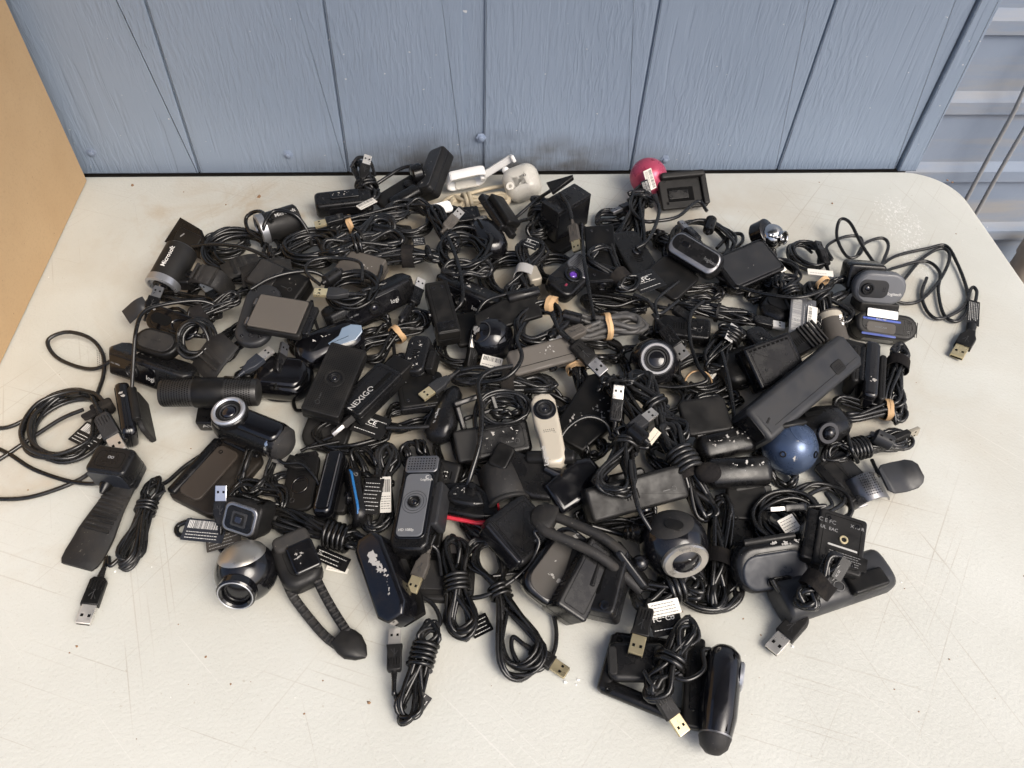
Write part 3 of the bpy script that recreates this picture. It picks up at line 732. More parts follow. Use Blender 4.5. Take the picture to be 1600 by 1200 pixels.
def ribs(t, n, x0, x1, w, z, m='rubber_black', M=None, zfun=None, th=1.6, name='rib'):
    for i in range(n):
        x = x0+(x1-x0)*i/max(1, n-1); zz = zfun(x) if zfun else z
        t.add(name, slab(rr((abs(x1-x0)/max(1, n-1))*.55, w, .6, 2), th, .5, 2), m, (M or Matrix()) @ TR(x, 0, zz), t.body, key=('rib', n, round(x1-x0, 1), w, th))
def cylholes(t, x0, x1, r, m='hole', px=2.4, na=30, d=1.2, M=None, a0=-40, a1=220):
    V, F = [], []; nx = int((x1-x0)/px)
    for i in range(nx):
        for j in range(na):
            a = math.radians(a0+(a1-a0)*(j+.5*(i % 2))/na); x = x0+(i+.5)*px; k = len(V)
            c, s = math.cos(a), math.sin(a)
            for du, dv in ((-.5, -.5), (.5, -.5), (.5, .5), (-.5, .5)): V.append((x+du*d, (r+.06)*c-dv*d*s, (r+.06)*s+dv*d*c))
            F.append((k, k+1, k+2, k+3))
    o = t.add('perforation', (V, F), m, M, t.body); o['kind'] = 'stuff'; return o
WC = 'webcam'

# ================================================================== LEFT FRONT
t = Thing('webcam', 'thin glossy black webcam standing on edge, nearest the cardboard box', WC, (191, 607), (205, 690), 17, 15, 78)
t.box('body', t.L, 28, 13, r=9, b=4, m='gloss_black'); t.box('seam', t.L-8, 22, .8, (0, 0, 6.6), 7, .3, 'satin_black', parent=t.body)
t.scuff(t.face('back', 14, 0), 8, 6, 3, 3)
t.box('clip', 52, 30, 5, (4, -3, -15), 8, 1.5, 'rubber_black', (22, 0, 4)); t.turn('hinge', [(-20, 3.5), (-19, 4.2), (19, 4.2), (20, 3.5)], (0, 13, -8), 'matte_black')
t.box('clip_pad', 30, 14, 3, (4, 3, -11), 5, 1, 'satin_black', (22, 0, 4))
t.cord([(206, 606, 30), (208, 575, 40), (212, 520, 58), (224, 488, 62), (255, 476, 58), (310, 470, 50), (345, 480, 40)], 3.6)

t = coil('big loose round coil of black cable beside the cardboard box', (104, 664), 8, 36, 42, 20, 7, 3.6, 3, jit=.2, group=None, tail=[(150, 625, 8), (162, 585, 8), (160, 552, 9), (140, 528, 12), (104, 519, 14), (75, 532, 12), (86, 556, 6), (118, 572, 4), (150, 576, 6), (180, 560, 14)])
t.box('velcro_tie', 20, 10, 14, (30, 17, 4), 3, 2, 'velcro', (0, 0, 35)); t.box('velcro_tail', 16, 9, 3, (24, 6, 9), 2, 1, 'velcro', (0, 10, 50))
t.usb((158, 648, 22), (189, 706, 14), 10, 'dark_grey', 'steel', [(150, 625, 10), (152, 636, 16)])
t.flag((121, 672, 10), (158, 690, 10), 10, 10, 24, 0, 'matte_black', 'print_white', True, 3)
t.cord([(-30, 668, 3), (10, 668, 3), (45, 652, 4), (85, 622, 8), (125, 615, 14)], 3.6)
t.cord([(-30, 735, 3), (5, 714, 3), (50, 684, 5), (95, 655, 12), (130, 640, 16)], 3.6)

t = Thing('webcam', 'small cube-shaped black webcam sitting on the ribbed rubber strap', WC, (152, 727), (214, 736), 24, 25, 4)
t.box('body', 37, 27, 31, r=5, b=3.5, m='satin_black'); t.box('front_panel', 33, 26.5, 1, (-1, -13.6, 0), 5, .4, 'blue_grey', (90, 0, 0), parent=t.body)
t.turn('cable_boss', [(0, 5.5), (3, 5), (8, 2.4), (9, 2)], (-6, -14, -6), 'satin_black', (0, 0, -90)); t.text('∞', 5, t.face('top', -3, 0), 'print_grey')
t.cord([(163, 752, 16), (140, 756, 8), (100, 750, 4), (50, 732, 3), (12, 708, 3), (-30, 690, 3)], 3.6)
t.cord([(150, 728, 10), (130, 746, 4), (90, 764, 3), (40, 778, 3), (-10, 779, 3), (-40, 770, 3)], 3.6)

t = Thing('rubber_strap', 'wide ribbed black rubber strap lying flat on the bare table', 'strap', (196, 758), (120, 886), 11, 3)
L = t.L
o = t.body = t.bent('strap', [(-L/2, 2), (-L*.25, 2.5), (0, 1.5), (L*.25, -.5), (L/2, 0)], 33, 4, taper=[(0, .68), (.3, .82), (.6, 1.05), (.85, 1.08), (.97, 1.0), (1, .86)])
ribs(t, 9, -L*.34, L*.08, 24, 4.4, th=2.2)

t = hank('long hank of black cable tied in its middle, right of the ribbed strap', (246, 744), (194, 890), 15, 11, 10, 6, 3.5, .36, 'coil', 3, 4, group=None)
t.usb((157, 902, 5), (129, 976, 5), -14, 'matte_black', 'steel', [(196, 872, 8), (188, 872, 6), (172, 884, 5)])
t.cord([(243, 760, 14), (262, 752, 8), (290, 728, 5), (330, 700, 6), (352, 676, 14)], 3.6)

t = Thing('webcam', 'tube-shaped black webcam with a silver lens ring on a flat frame stand, left side', WC, (336, 650), (456, 698), 34, 30, 0)
t.pill('body', t.L, 17, 17, m='satin_black', e=2.1, rnd=.95); t.pill('top_panel', t.L*.6, 11, 5, (8, 0, 13.5), 'gloss_black', e=2.4, parent=t.body)
M = TR(-t.L/2+21, -1, 13.5) @ RX(4) @ RY(-8)
t.add('lens_housing', ring(16.5, 9, 8), 'satin_black', M, t.body); t.lens(M @ TR(0, 0, 5.5), 15.5, 'silver', h=4); t.text('·····', 2, M @ TR(-4, -12.6, 9.8), 'print_black')
t.turn('end_ring', [(t.L/2-18, 17.2), (t.L/2-16.5, 17.4), (t.L/2-15, 17.0)], m='chrome'); t.turn('microphone_cap', [(t.L/2-15.2, 17), (t.L/2-6, 15), (t.L/2-1, 8), (t.L/2+.5, 1)], m='rubber_black')
F0 = t.F.inverted() @ fr((380, 700), (298, 792), 6)[0]
def part_box(t, name, M, L, Wd, H, r, b, m): return t.add(name, slab(rr(L, Wd, r), H, b), m, M, None)
st = part_box(t, 'stand_frame', F0, 74, 54, 9, 9, 2, 'brown_black')
t.add('stand_recess', slab(rr(58, 24, 6), 3, 1), 'brown_black', F0 @ TR(2, -6, 5), st); t.add('rim_bar', loft(capsule(66, 5, 4)), 'satin_black', F0 @ TR(2, -22, 4.5), st); t.add('rim_bar', loft(capsule(40, 4, 3)), 'satin_black', F0 @ TR(-34, 2, 4.5) @ RZ(90), st)
for dx in (-20, -8): t.add('screw_hole', ring(2, 1.2, .5), 'hole', F0 @ TR(-20, dx-3, 6.4), st, key='scr')

t = Thing('webcam', 'square-headed black webcam with a chrome bezel and barcode tags, above the silver ball', WC, (404, 800), (373, 812), 15, 38, 0)
t.box('body', 27, 35, 31, r=3, b=6, m='matte_black'); F1 = t.face('tip', 0, 0)
t.add('bezel', slab(rr(30, 25, 6), 3, 1.2), 'gunmetal', F1, t.body); t.add('lens_panel', slab(rr(25, 20, 4.5), 3, .8), 'satin_black', F1 @ TR(0, 0, .8), t.body)
for q, k in ((14, 0), (10, .5), (6, 1.0)): t.add('lens_step', slab(rr(q, q*.9, 1.5), .8, .3), ('dark_grey', 'matte_black', 'lens_glass')[int(k*2)], F1 @ TR(0, 0, 2.4+k), t.body)
t.text('VGA HD', 3.2, t.face('top', 2, -10, 90), 'print_grey'); t.box('clip_arm', 34, 26, 6, (-26, 6, -3), 4, 2, 'matte_black', (0, -14, 10)); t.box('clip_edge', 22, 4, 10, (-24, -7, 1), 1.5, 1, 'dark_grey', (0, -14, 10))
t.flag((287, 826), (352, 832), 12, 14, 20, 8, 'blue_grey', 'print_white', True, 3); t.flag((322, 852), (376, 836), 10, 12, 15, 0, 'taupe', 'print_white', False, 4)
t.usb((345, 812, 22), (346, 768, 36), 0, 'satin_black', 'chrome'); t.cord([(300, 812, 6), (278, 822, 3), (280, 836, 3), (310, 838, 3), (335, 846, 6), (350, 862, 4), (375, 852, 8)], 4)

t = ball('webcam', 'ball webcam with a brushed silver cap and black lens barrel, front left of the heap', WC, (385, 893), 25, 24.8, 'gloss_black', sq=(1, 1, .98))
cap(t, 24.9, 0, 50, aim(-.14, .50, .86), 'brushed', 'metal_cap', th=.5)
M = aim(-.05, -.80, .30, 18.5); t.add('lens_barrel', ring(15.5, 11, 9), 'gloss_black', M, t.body); t.add('barrel_trim', ring(14.2, 13.2, 1.0), 'silver', M @ TR(0, 0, 8.4), t.body); t.lens(M @ TR(0, 0, 1), 11, 'satin_black', h=4)
for i in range(6):
    for j in range(5): t.add('microphone_hole', slab(rr(1.3, 1.0, .4, 2), .4, .1, 1), 'hole', aim(.72+.035*j, -.5+.045*j, -.05+.075*i, 24.8), t.body, key='mich')

t = Thing('monitor_clip', 'black clip stand with two long ribbed legs ending in one wedge foot', 'clip stand', (452, 850), (478, 912), 25, 18, 0)
t.box('head', 46, 34, 22, r=12, b=6, m='matte_black'); t.box('pivot_block', 26, 22, 8, (2, 6, 14), 3, 2, 'gloss_black'); t.scuff(TR(2, 5, 18.2), 12, 8, 5, 4, size=2.2)
t.box('head_cap', 14, 30, 10, (-16, 2, 11), 5, 3, 'rubber_black')
for pts, nm in (([(446, 885, 20), (452, 920, 15), (474, 954, 8), (508, 994, 5), (536, 1014, 5)], 'leg'), ([(488, 890, 22), (503, 922, 18), (522, 956, 12), (540, 984, 8), (550, 1002, 6)], 'leg')):
    o = t.cord(pts, 7.5, 'rubber_black', 'leg', sides=10); C = catmull([tuple(W(*p)) for p in pts], 8)
    for i in range(5, len(C)-3, 2):
        d = Vector(C[i+1]-C[i-1]).normalized(); Mx = Matrix.Translation(C[i]) @ d.to_track_quat('X', 'Z').to_matrix().to_4x4() @ TR(0, 0, 3.5)
        put('tread', mesh('tread', slab(rr(2.2, 6.5, .8, 2), 1.6, .5, 2), 'rubber_black', key='tread'), Mx, o)
F1, l1 = fr((532, 996), (572, 1026), 7, 4); t.add('foot', loft([(-l1/2-2, 9, 5), (-l1/4, 11, 6), (0, 11, 5.5), (l1*.3, 7, 4), (l1/2, 1.5, 2)], e=3), 'matte_black', t.F.inverted() @ F1)

t = Thing('webcam', 'glossy black bar webcam with a large torn white label patch, pointing at the front edge', WC, (580, 842), (627, 972), 23, 20, 27)
shape(t, 'body', [(-t.L/2, -7), (-t.L/2+9, -13), (t.L/2-8, -13), (t.L/2, -6), (t.L/2, 8), (t.L/2-9, 14), (-t.L/2+9, 14), (-t.L/2, 8)], 26, 3.5, 'gloss_black')
t.add('front_panel', slab(rr(t.L*.70, 12, 5.5), 1.2, .4), 'taupe', t.face('front', 0, 0, 0, .3), t.body); t.text('(r', 5, t.face('front', t.L*.27, -3, 0, 1.2)); t.box('indicator_slot', 12, .8, .3, (-3, -13.7, 0), .3, .1, 'print_grey', (90, 0, 0), parent=t.body)
M = t.face('top', -2, 2); t.scuff(M @ TR(-8, 1, 0) @ RZ(15), 16, 5, 12, 81, 'residue', 2.4); t.scuff(M @ TR(12, 4, 0) @ RZ(-12), 22, 3, 12, 9, 'residue', 1.3)
t.bent('clip', [(-30, -10), (-10, -17), (20, -18), (38, -12)], 22, 4, (0, 6, 0), 'matte_black')
t.usb((667, 866, 26), (643, 924, 20), 8, 'taupe', 'gold', [(690, 900, 16), (684, 862, 22), (674, 850, 26)])

t = Thing('monitor_stand', 'flat black webcam base lying under the grey-bodied plug', 'stand', (636, 900), (742, 905), 6, 6, 0)
t.box('plate', t.L, 44, 8, r=10, b=2.5, m='matte_black'); t.box('pad', t.L*.7, 26, 2, (0, 0, 4.4), 6, .6, 'rubber_black')

t = hank('hank of black cable with a white-metal plug pointing back, at the front edge centre', (676, 970), (630, 1132), 17, 9, 9, 6, 3.5, .36, 'coil', 5, 11, group=None)
t.usb((616, 1050, 14), (617, 983, 13), 0, 'matte_black', 'steel', [(634, 1106, 8), (622, 1098, 7), (617, 1084, 9)])
t.cord([(672, 985, 14), (688, 972, 12), (676, 944, 10), (650, 930, 10), (632, 926, 12)], 3.5)
t.flag((650, 1112, 6), (668, 1086, 12), 6, 12, 9, 30, 'satin_black', 'print_white', False, 2)

t = hank('thick hank of black cable wound round its waist, right of the diagonal glossy bar', (706, 836), (722, 1000), 18, 10, 12, 8, 3.5, .50, 'coil', 4, 12, group=None)
t.flag((690, 850), (704, 900), 12, 12, 12, 20, 'satin_black', 'print_white', False, 5, 'FC'); t.flag((735, 985, 3), (765, 970, 4), 3, 4, 16, 0, 'satin_black', 'print_white', False, 4)
t = hank('loose hank of black cable with wide loops reaching the front of the table', (752, 838), (826, 1058), 18, 6, 19, 6, 3.7, .42, 'coil', 3, 15, group=None, open_=.5)
t.usb((832, 1016, 6), (882, 1050, 5), 0, 'matte_black', 'gold', [(770, 900, 16), (820, 900, 12), (862, 955, 6), (868, 1010, 4), (845, 1046, 3), (815, 1040, 4), (800, 1015, 6)])

t = Thing('webcam', 'grey-faced upright webcam with a round lens and a dotted speaker end', WC, (667, 722), (641, 868), 27, 24, 12)
L = t.L; shape(t, 'body', [(-L/2, -12), (-L/2+6, -17), (L/2-6, -17), (L/2, -12), (L/2, 12), (L/2-6, 17), (-L/2+6, 17), (-L/2, 12)], 22, 3.5, 'satin_black')
t.box('face_frame', L*.70, 28, 2, (L*.05, 0, 11.2), 6, .9, 'gloss_black', parent=t.body); t.box('face_plate', L*.66, 23, 2, (L*.05, 0, 12.2), 4.5, .6, 'mid_grey', parent=t.body)
for q in (11, 8.6, 6.2): t.add('ripple_ring', ring(q, q-.35, .25), 'dark_grey', TR(L*.03, 0, 13.2), t.body)
t.lens(TR(L*.03, 0, 13.1), 5.4, 'satin_black', h=2); t.box('speaker_panel', L*.19, 30, 3, (-L*.40, 0, 10.2), 4, 1.2, 'gunmetal', parent=t.body)
t.grille(TR(-L*.40, 0, 11.8), L*.15, 26, 2.6, 1.4); t.grille(TR(L*.45, 0, 11.2), 7, 26, 2.2, 1.2)
t.text('HD 1080p', 2.6, TR(L*.33, -9.5, 13.35) @ RZ(90), stretch=.9); t.text('Logitech', 2.4, TR(-L*.20, 2, 13.35) @ RZ(90))
t.text('C', 3.6, TR(-L*.22, 6, 13.35) @ RZ(90)); t.box('clip', L*.46, 8, 18, (2, 20, 2), 3, 2, 'dark_grey', (12, 0, 0)); t.box('clip_lower', L*.62, 22, 6, (6, 10, -14), 4, 1.5, 'matte_black', (8, 0, 0))

t = hank('upright cable hank with a black and white paper label, left of the grey-faced webcam', (607, 692), (583, 832), 24, 12, 13, 7, 3.4, .45, 'tie', 3, 21, group=None)
t.flag((566, 774), (596, 776), 26, 27, 34, 8, 'matte_black', 'print_white', False, 8, seed=4); t.flag((594, 773), (611, 772), 27, 27, 34, 8, 'paper', 'print_black', True, 6, seed=6)

t = Thing('webcam_pedestal', 'flat black plate with a raised circle, standing left of a glossy bar', 'webcam base', (477, 714), (463, 800), 15, 13, 16)
t.box('plate', t.L, 31, 5, r=7, b=1.6, m='matte_black'); t.add('raised_circle', ring(8.4, 7.3, .8), 'gloss_black', t.face('top', 3, 1), t.body); t.box('hinge', 8, 22, 6, (-t.L/2-1, 0, -2), 2, 1, 'satin_black')
t.usb((474, 728, 16), (436, 716, 18), 0, 'matte_black', 'steel')
t.cord([(420, 690, 26), (440, 722, 24), (470, 724, 26), (492, 745, 22), (503, 768, 16)], 3)

t = Thing('webcam', 'narrow glossy black bar webcam on edge, between the circle plate and the blue-edged webcam', WC, (530, 712), (506, 812), 19, 16, 8)
t.box('body', t.L, 17, 26, r=6, b=4, m='gloss_black'); t.box('chrome_line', t.L-12, .8, 1, (0, -5, 13), .3, .2, 'gunmetal', parent=t.body); t.box('chrome_line', t.L-12, .8, 1, (0, 5.5, 13), .3, .2, 'gunmetal', parent=t.body)
t.scuff(t.face('front', 8, 2), 22, 6, 6, 2); t.box('clip', t.L*.6, 12, 8, (3, 9, -8), 3, 1.5, 'matte_black')
t = Thing('webcam', 'oval black webcam with a thin blue rim, standing on edge', WC, (546, 736), (562, 822), 16, 14, 68)
t.box('body', t.L, 27, 12, r=12, b=4, m='satin_black'); t.add('blue_rim', slab(rr(t.L-2, 27.6, 12.4), 2.2, .6), 'edge_blue', TR(0, 0, 3.4), t.body); t.lens(t.face('top', 0, 0), 6); t.text('G', 4, t.face('back', 14, -2), 'print_grey')

t = hank('flat hank of black cable with tight turns behind the two-legged clip', (418, 806), (576, 852), 12, 12, 8, 6, 3.4, .70, 'coil', 5, 25, group=None)
t.flag((492, 862), (544, 884), 8, 6, 12, 14, 'satin_black', 'print_white', False, 3, 'FC'); t.flag((510, 886), (544, 893), 3, 3, 5, 0, 'paper', 'print_black', False, 1)
t = hank('small loop of black cable over the left frame stand', (428, 664), (384, 776), 22, 12, 12, 3, 3.2, .6, None, 3, 26, open_=.3)
t = hank('loose black cable strands under the square-headed webcam', (360, 770), (450, 790), 10, 10, 14, 4, 3.2, .5, None, 3, 27)

t = Thing('gooseneck_pedestal', 'black cone-shaped base with a bright red edge and a thick cable rising from it', 'webcam base', (696, 780), (757, 787), 22, 22, 0)
out = [(-30, -4), (-14, -15), (12, -17), (32, -14), (27, 6), (4, 20), (-22, 14)]
shape(t, 'base', [(x, y) for x, y in out], 9, 3.2, 'satin_black'); t.add('red_edge', slab([(x*1.09, y*1.09-1.0) for x, y in out], 3.2, 1), 'red', TR(0, 0, -3.6), t.body)
shape(t, 'cone', [(-18, -4), (-8, -10), (8, -11), (18, -8), (14, 4), (0, 12), (-12, 8)], 8, 3.8, 'satin_black', (0, 2, 6), parent=t.body); t.scuff(TR(-3, 3, 10.2), 14, 8, 6, 5); t.scuff(TR(8, -6, 9.6), 8, 3, 3, 6)
t.turn('cable_boss', [(0, 6), (4, 5.4), (8, 3.2), (11, 2.9)], (4, 6, 7), 'satin_black', (0, -80, 0))
t.cord([(727, 768, 26), (736, 740, 36), (750, 690, 48), (752, 640, 56), (747, 600, 60), (765, 580, 62), (800, 572, 56)], 5, sides=10)
t = Thing('rubber_sleeve', 'open black rubber sleeve like a small tunnel, right of the red-edged base', 'sleeve', (776, 732), (796, 796), 18, 16, 0)
t.body = t.bent('sleeve', [(12, -16), (17, 0), (12, 15), (0, 20), (-12, 15), (-17, 0), (-12, -16)], t.L*.9, 4.5, (0, 0, 0), 'rubber_black', (0, 0, 90))
t.bent('edge', [(13, -16), (18.4, 0), (13, 16.2), (0, 21.6), (-13, 16.2), (-18.4, 0), (-13, -16)], 3.5, 5, (t.L*.45, 0, 0), 'rubber_black', (0, 0, 90))
t = Thing('webcam', 'black wedge-shaped webcam with printed approval marks behind the red-edged base', WC, (672, 735), (712, 745), 20, 20, 30)
t.box('body', t.L+8, 24, 14, r=4, b=2.5, m='matte_black'); t.text('CE FC', 5, t.face('top', -12, -2)); t.text('025-000', 3, t.face('top', -12, -8))

# ================================================================== LEFT MIDDLE
def logi_bar(label, p1, p2, z1, z2, roll, seed, sc=(0, 4, 26, 8, 9), plate_text='logi', fl=.6, off=0.0):
    t = Thing('webcam', label, WC, p1, p2, z1, z2, roll); L = t.L
    shape(t, 'body', [(-L/2, -6), (-L/2+6, -13), (L/2-6, -13), (L/2, -6), (L/2-2, 8), (L/2-9, 13), (-L/2+9, 13), (-L/2+2, 8)], 28, 4, 'satin_black')
    F1 = t.face('front', off*L, 0); t.add('face_plate', slab(rr(L*fl, 20, 5), 1.6, .6), 'gloss_black', F1, t.body)
    t.lens(F1 @ TR(0, 0, .8), 7, 'satin_black', h=2); t.text(plate_text, 5, F1 @ TR(L*fl*.30, -4, 1.0)); t.text('HD 1080p', 1.8, F1 @ TR(-L*fl*.46, 1, 1.0), 'print_grey')
    for s in (-1, 1): t.grille(F1 @ TR(s*L*(fl/2+.1), 0, .1), L*.14, 20, 2.4, 1.2)
    t.scuff(t.face('top', sc[0], sc[1]), sc[2], sc[3], sc[4], seed, size=1.3)
    t.box('clip', L*.36, 20, 8, (0, 12, -12), 3, 1.5, 'matte_black', (-12, 0, 0)); t.turn('microphone_end', [(-1.5, 6), (0, 7), (1, 6)], (L/2, 2, 0), 'matte_black'); return t
t = logi_bar('black bar webcam with white scraped flakes on top, lowest left of the heap', (178, 556), (306, 600), 24, 22, -24, 31, (-12, 0, 34, 9, 10), 'logi', .56, -.15)
t.cord([(186, 552, 14), (176, 563, 8)], 3)
t = logi_bar('black bar webcam tilted up to the right, under the cable coil with the gold-tipped plug', (508, 508), (643, 444), 30, 34, -22, 33, (18, 0, 18, 8, 9))
t = logi_bar('black bar webcam with crumbling flakes along its top, behind the tall matte box', (684, 442), (778, 486), 28, 26, -22, 35, (-4, 0, 50, 8, 16))

t = Thing('webcam_pedestal', 'thick black oval puck lying on the lowest left bar webcam', 'webcam base', (214, 528), (280, 547), 42, 42, 10)
t.box('puck', t.L, 27, 11, r=13, b=3, m='matte_black'); t.box('pad', t.L*.8, 20, 1.4, (0, 0, 5.8), 10, .5, 'rubber_black')
t = Thing('webcam_clip', 'glossy black oval clip loop at the left edge of the heap', 'clip', (232, 492), (308, 520), 46, 42, 20)
t.box('plate', t.L, 26, 4, r=12, b=1.6, m='gloss_black'); t.add('oval_rim', ring(10, 8.4, 2), 'gloss_black', t.face('top', 14, 0) @ Matrix.Diagonal((1.5, .8, 1, 1)), t.body); t.add('oval_hole', slab(rr(22, 11, 5.4), .4, .1), 'hole', t.face('top', -12, 0), t.body)
t.scuff(t.face('top', -22, 8), 12, 4, 4, 7)
t = hank('hank of black cable strapped at its end beside the round-ended stand', (292, 500), (375, 462), 40, 44, 8, 7, 3.3, .22, 'velcro', 3, 34)
t = coil('open springy coil of black cable above the ribbed grey flap', (306, 530), 46, 17, 20, 0, 5, 3.4, 35, tilt=28, jit=.25)
t = Thing('rubber_flap', 'square ribbed dark rubber flap leaning over the end of the lowest left bar webcam', 'flap', (362, 534), (312, 583), 46, 32, 0)
t.body = t.bent('flap', [(-t.L/2, 3), (-t.L*.2, 5), (t.L*.15, 2), (t.L/2, -3)], 36, 3.4, taper=[(0, .8), (.3, 1), (.9, 1), (1, .85)])
ribs(t, 4, -t.L*.18, t.L*.2, 31, 4.6, th=2.6)
t = Thing('usb_plug', 'slate-grey plug with silver tip pointing up to the right, beside the round-ended stand', 'plug', (380, 580), (422, 545), 40, 42)
t.usb((382, 580, 40), (424, 546, 44), 0, 'blue_grey', 'steel', [(352, 590, 20), (368, 592, 30)])

t = Thing('webcam_stand', 'dark grey round-ended stand with a square foam pad, on top of the left heap', 'webcam stand', (418, 448), (390, 542), 52, 46, 0)
t.box('base', t.L, 36, 9, r=17.5, b=3.2, m='dark_grey'); t.add('groove', slab(rr(t.L*.6, 17, 8.4), 1.4, .5), 'rubber_black', TR(0, 1, 4.6), t.body); t.add('base_logo', ring(2.6, 2.0, .3), 'gloss_black', TR(t.L*.36, 0, 4.5), t.body)
F1 = t.F.inverted() @ fr((402, 489), (474, 501), 62, 62, 8)[0]
pd = t.add('pad_plate', slab(rr(56, 44, 3), 8, 2), 'matte_black', F1); t.add('foam_pad', slab(rr(50, 39, 2), 2, .6), 'taupe', F1 @ TR(-1, 0, 4.6), pd); t.add('pad_lip', slab(rr(7, 34, 2), 7, 1.5), 'satin_black', F1 @ TR(31, 0, 0), pd)
for yy in (-12, 12): t.add('hinge_pin', lathe([(-4, 2.6), (4, 2.6)], 12), 'gunmetal', F1 @ TR(-29, yy, 0) @ RZ(90), pd, key='hp')
t.cord([(392, 452, 58), (420, 436, 62), (455, 426, 62), (490, 425, 56), (520, 440, 46)], 4)
t = Thing('webcam', 'matte black block webcam half hidden behind the round-ended stand', WC, (398, 428), (476, 462), 44, 40, 14)
t.box('body', t.L, 34, 22, r=4, b=2.5, m='matte_black'); t.box('top_pad', t.L*.45, 30, 2, (-t.L*.22, 0, 11), 3, .8, 'rubber_black', parent=t.body); t.scuff(t.face('top', 16, 3), 14, 10, 5, 9); t.lens(t.face('front', 8, 0), 7)

t = coil('coil of black cable with a gold-tipped plug lying across it, upper left of the heap', (548, 452), 54, 25, 23, 20, 6, 3.6, 41, jit=.22, group=None)
t.usb((546, 459, 64), (490, 457, 64), 0, 'dark_grey', 'gold', [(575, 470, 60), (580, 452, 62), (566, 455, 64)]); t.bead((508, 440), (530, 425), 62, 62, 13)
t.cord([(500, 445, 60), (478, 425, 60), (486, 408, 62), (520, 403, 60), (562, 410, 60), (566, 440, 58)], 3.4)
t.cord([(487, 470, 40), (492, 500, 34), (503, 530, 30)], 3)

t = Thing('webcam', 'clamshell-shaped glossy black webcam right of the perforated tube', WC, (396, 588), (490, 597), 16, 16, 6)
t.pill('body', t.L, 22, 13, m='gloss_black', e=3, rnd=.8); t.box('seam', t.L*.9, 40, 1, (0, 0, -4), 16, .4, 'matte_black', parent=t.body); t.pill('top_shell', t.L*.82, 18, 6, (0, 1, 10), 'gloss_black', e=3, parent=t.body); t.box('button', 3, 2.4, 1, (-3, -20, 1), 1, .3, 'gunmetal', (70, 0, 0), parent=t.body)
t.cord([(492, 600, 10), (470, 622, 5), (430, 625, 4), (405, 615, 6)], 3.4)
t = Thing('usb_socket', 'dark plug standing upright behind the clamshell webcam', 'plug', (438, 575), (444, 545), 30, 34)
t.usb((436, 580, 30), (444, 542, 36), 60, 'satin_black', 'gunmetal', [(420, 600, 20), (430, 592, 26)])

t = Thing('webcam', 'tube webcam with perforated gunmetal ends and a plain centre sleeve', WC, (252, 614), (405, 613), 38, 38, 0)
L = t.L; t.turn('body', [(-L/2, 10), (-L/2+.6, 12.2), (-L/2+2, 13), (L/2-2, 13), (L/2-.6, 12.2), (L/2, 10)], m='carbon', main=True, n=36)
cylholes(t, -L/2+3, -L*.17, 13); cylholes(t, L*.18, L/2-3, 13)
t.turn('sleeve', [(-L*.15, 13), (-L*.15, 14), (-L*.13, 14.4), (L*.15, 14.4), (L*.165, 14), (L*.165, 13)], m='matte_black', n=36); t.box('switch', 4, 4, 2, (-L*.17, -11, 4), 1, .5, 'hole', (60, 0, 0))
t.box('foot', 40, 22, 17, (4, -8, -27), 3, 2, 'satin_black', (12, 0, 0)); t.box('neck', 30, 12, 16, (4, 0, -15), 3, 1.5, 'satin_black'); t.text('AV·', 6, t.F.inverted() @ t.F @ TR(-10, -19.6, -28) @ RX(102))

t = Thing('webcam', 'curved glossy black webcam with a painted pale blue glare, leaning on the dotted webcam', WC, (462, 560), (568, 516), 22, 30, 22)
t.pill('body', t.L, 19, 13, m='gloss_black', e=2.6, rnd=.9); t.add('painted_glare', slab([(-16, -7), (10, -9), (19, -4), (21, 3), (12, 8), (2, 8), (-4, 2), (-17, -1)], 2, .7), 'glare_blue', TR(t.L*.20, -2, 12.2) @ RX(8), t.body); t.scuff(TR(-4, 6, 12.8), 26, 4, 7, 12)  # blue plate paints the glare on the glossy shell
t.box('trim', t.L*.8, 2, 2, (0, 14, 7), .8, .5, 'satin_black', parent=t.body)
t = Thing('webcam', 'flat dotted black webcam with a ringed lens at its centre, propped on a black foot', WC, (546, 548), (500, 652), 46, 38, -6)
t.box('body', t.L, 36, 16, r=2.2, b=1.2, m='matte_black'); t.grille(t.face('top', 0, 0), t.L-6, 31, 2.0, .9, 'hole', 'perforation')
M = t.face('top', 0, 0); t.add('lens_disc', ring(9.5, 7.4, .7), 'matte_black', M, t.body); t.add('lens_plate', slab(rr(15.4, 15.4, 7.6, 8), .5, .15), 'satin_black', M, t.body); t.lens(M @ TR(0, 0, .2), 5, 'satin_black', h=2)
t.box('neck', 20, 24, 14, (t.L*.3, 2, -13), 4, 2, 'satin_black'); t.box('foot', 50, 44, 8, (t.L*.42, 4, -28), 14, 2.5, 'matte_black', (0, 8, 0))
t.cord([(480, 640, 12), (462, 640, 6), (460, 615, 5), (480, 585, 8), (500, 560, 16)], 3.4)

t = Thing('webcam', 'black bar webcam lettered in bold white capitals, right of the dotted webcam', WC, (613, 582), (545, 648), 38, 34, 8)
t.box('body', t.L, 31, 17, r=4, b=2, m='satin_black'); t.box('slot', t.L*.4, 4, 1, (-t.L*.2, 6, 8.6), 1, .3, 'hole', parent=t.body); t.box('tail_block', t.L*.3, 24, 14, (-t.L*.62, 2, -1), 3, 1.5, 'matte_black')
t.text('NEXIGO', 6.4, t.face('top', 29, -11, 180) @ TR(-1, -17, 0), 'print_white')
t = coil('coil of black cable with a printed black tag, below the lettered bar', (548, 680), 12, 34, 18, 0, 6, 3.6, 45, jit=.2, group=None)
t.usb((562, 642, 34), (522, 676, 22), 40, 'rubber_black', 'steel', [(585, 640, 30), (580, 625, 34)]); t.flag((556, 655), (604, 672), 26, 24, 26, 0, 'matte_black', 'print_white', False, 3, 'FCCE')
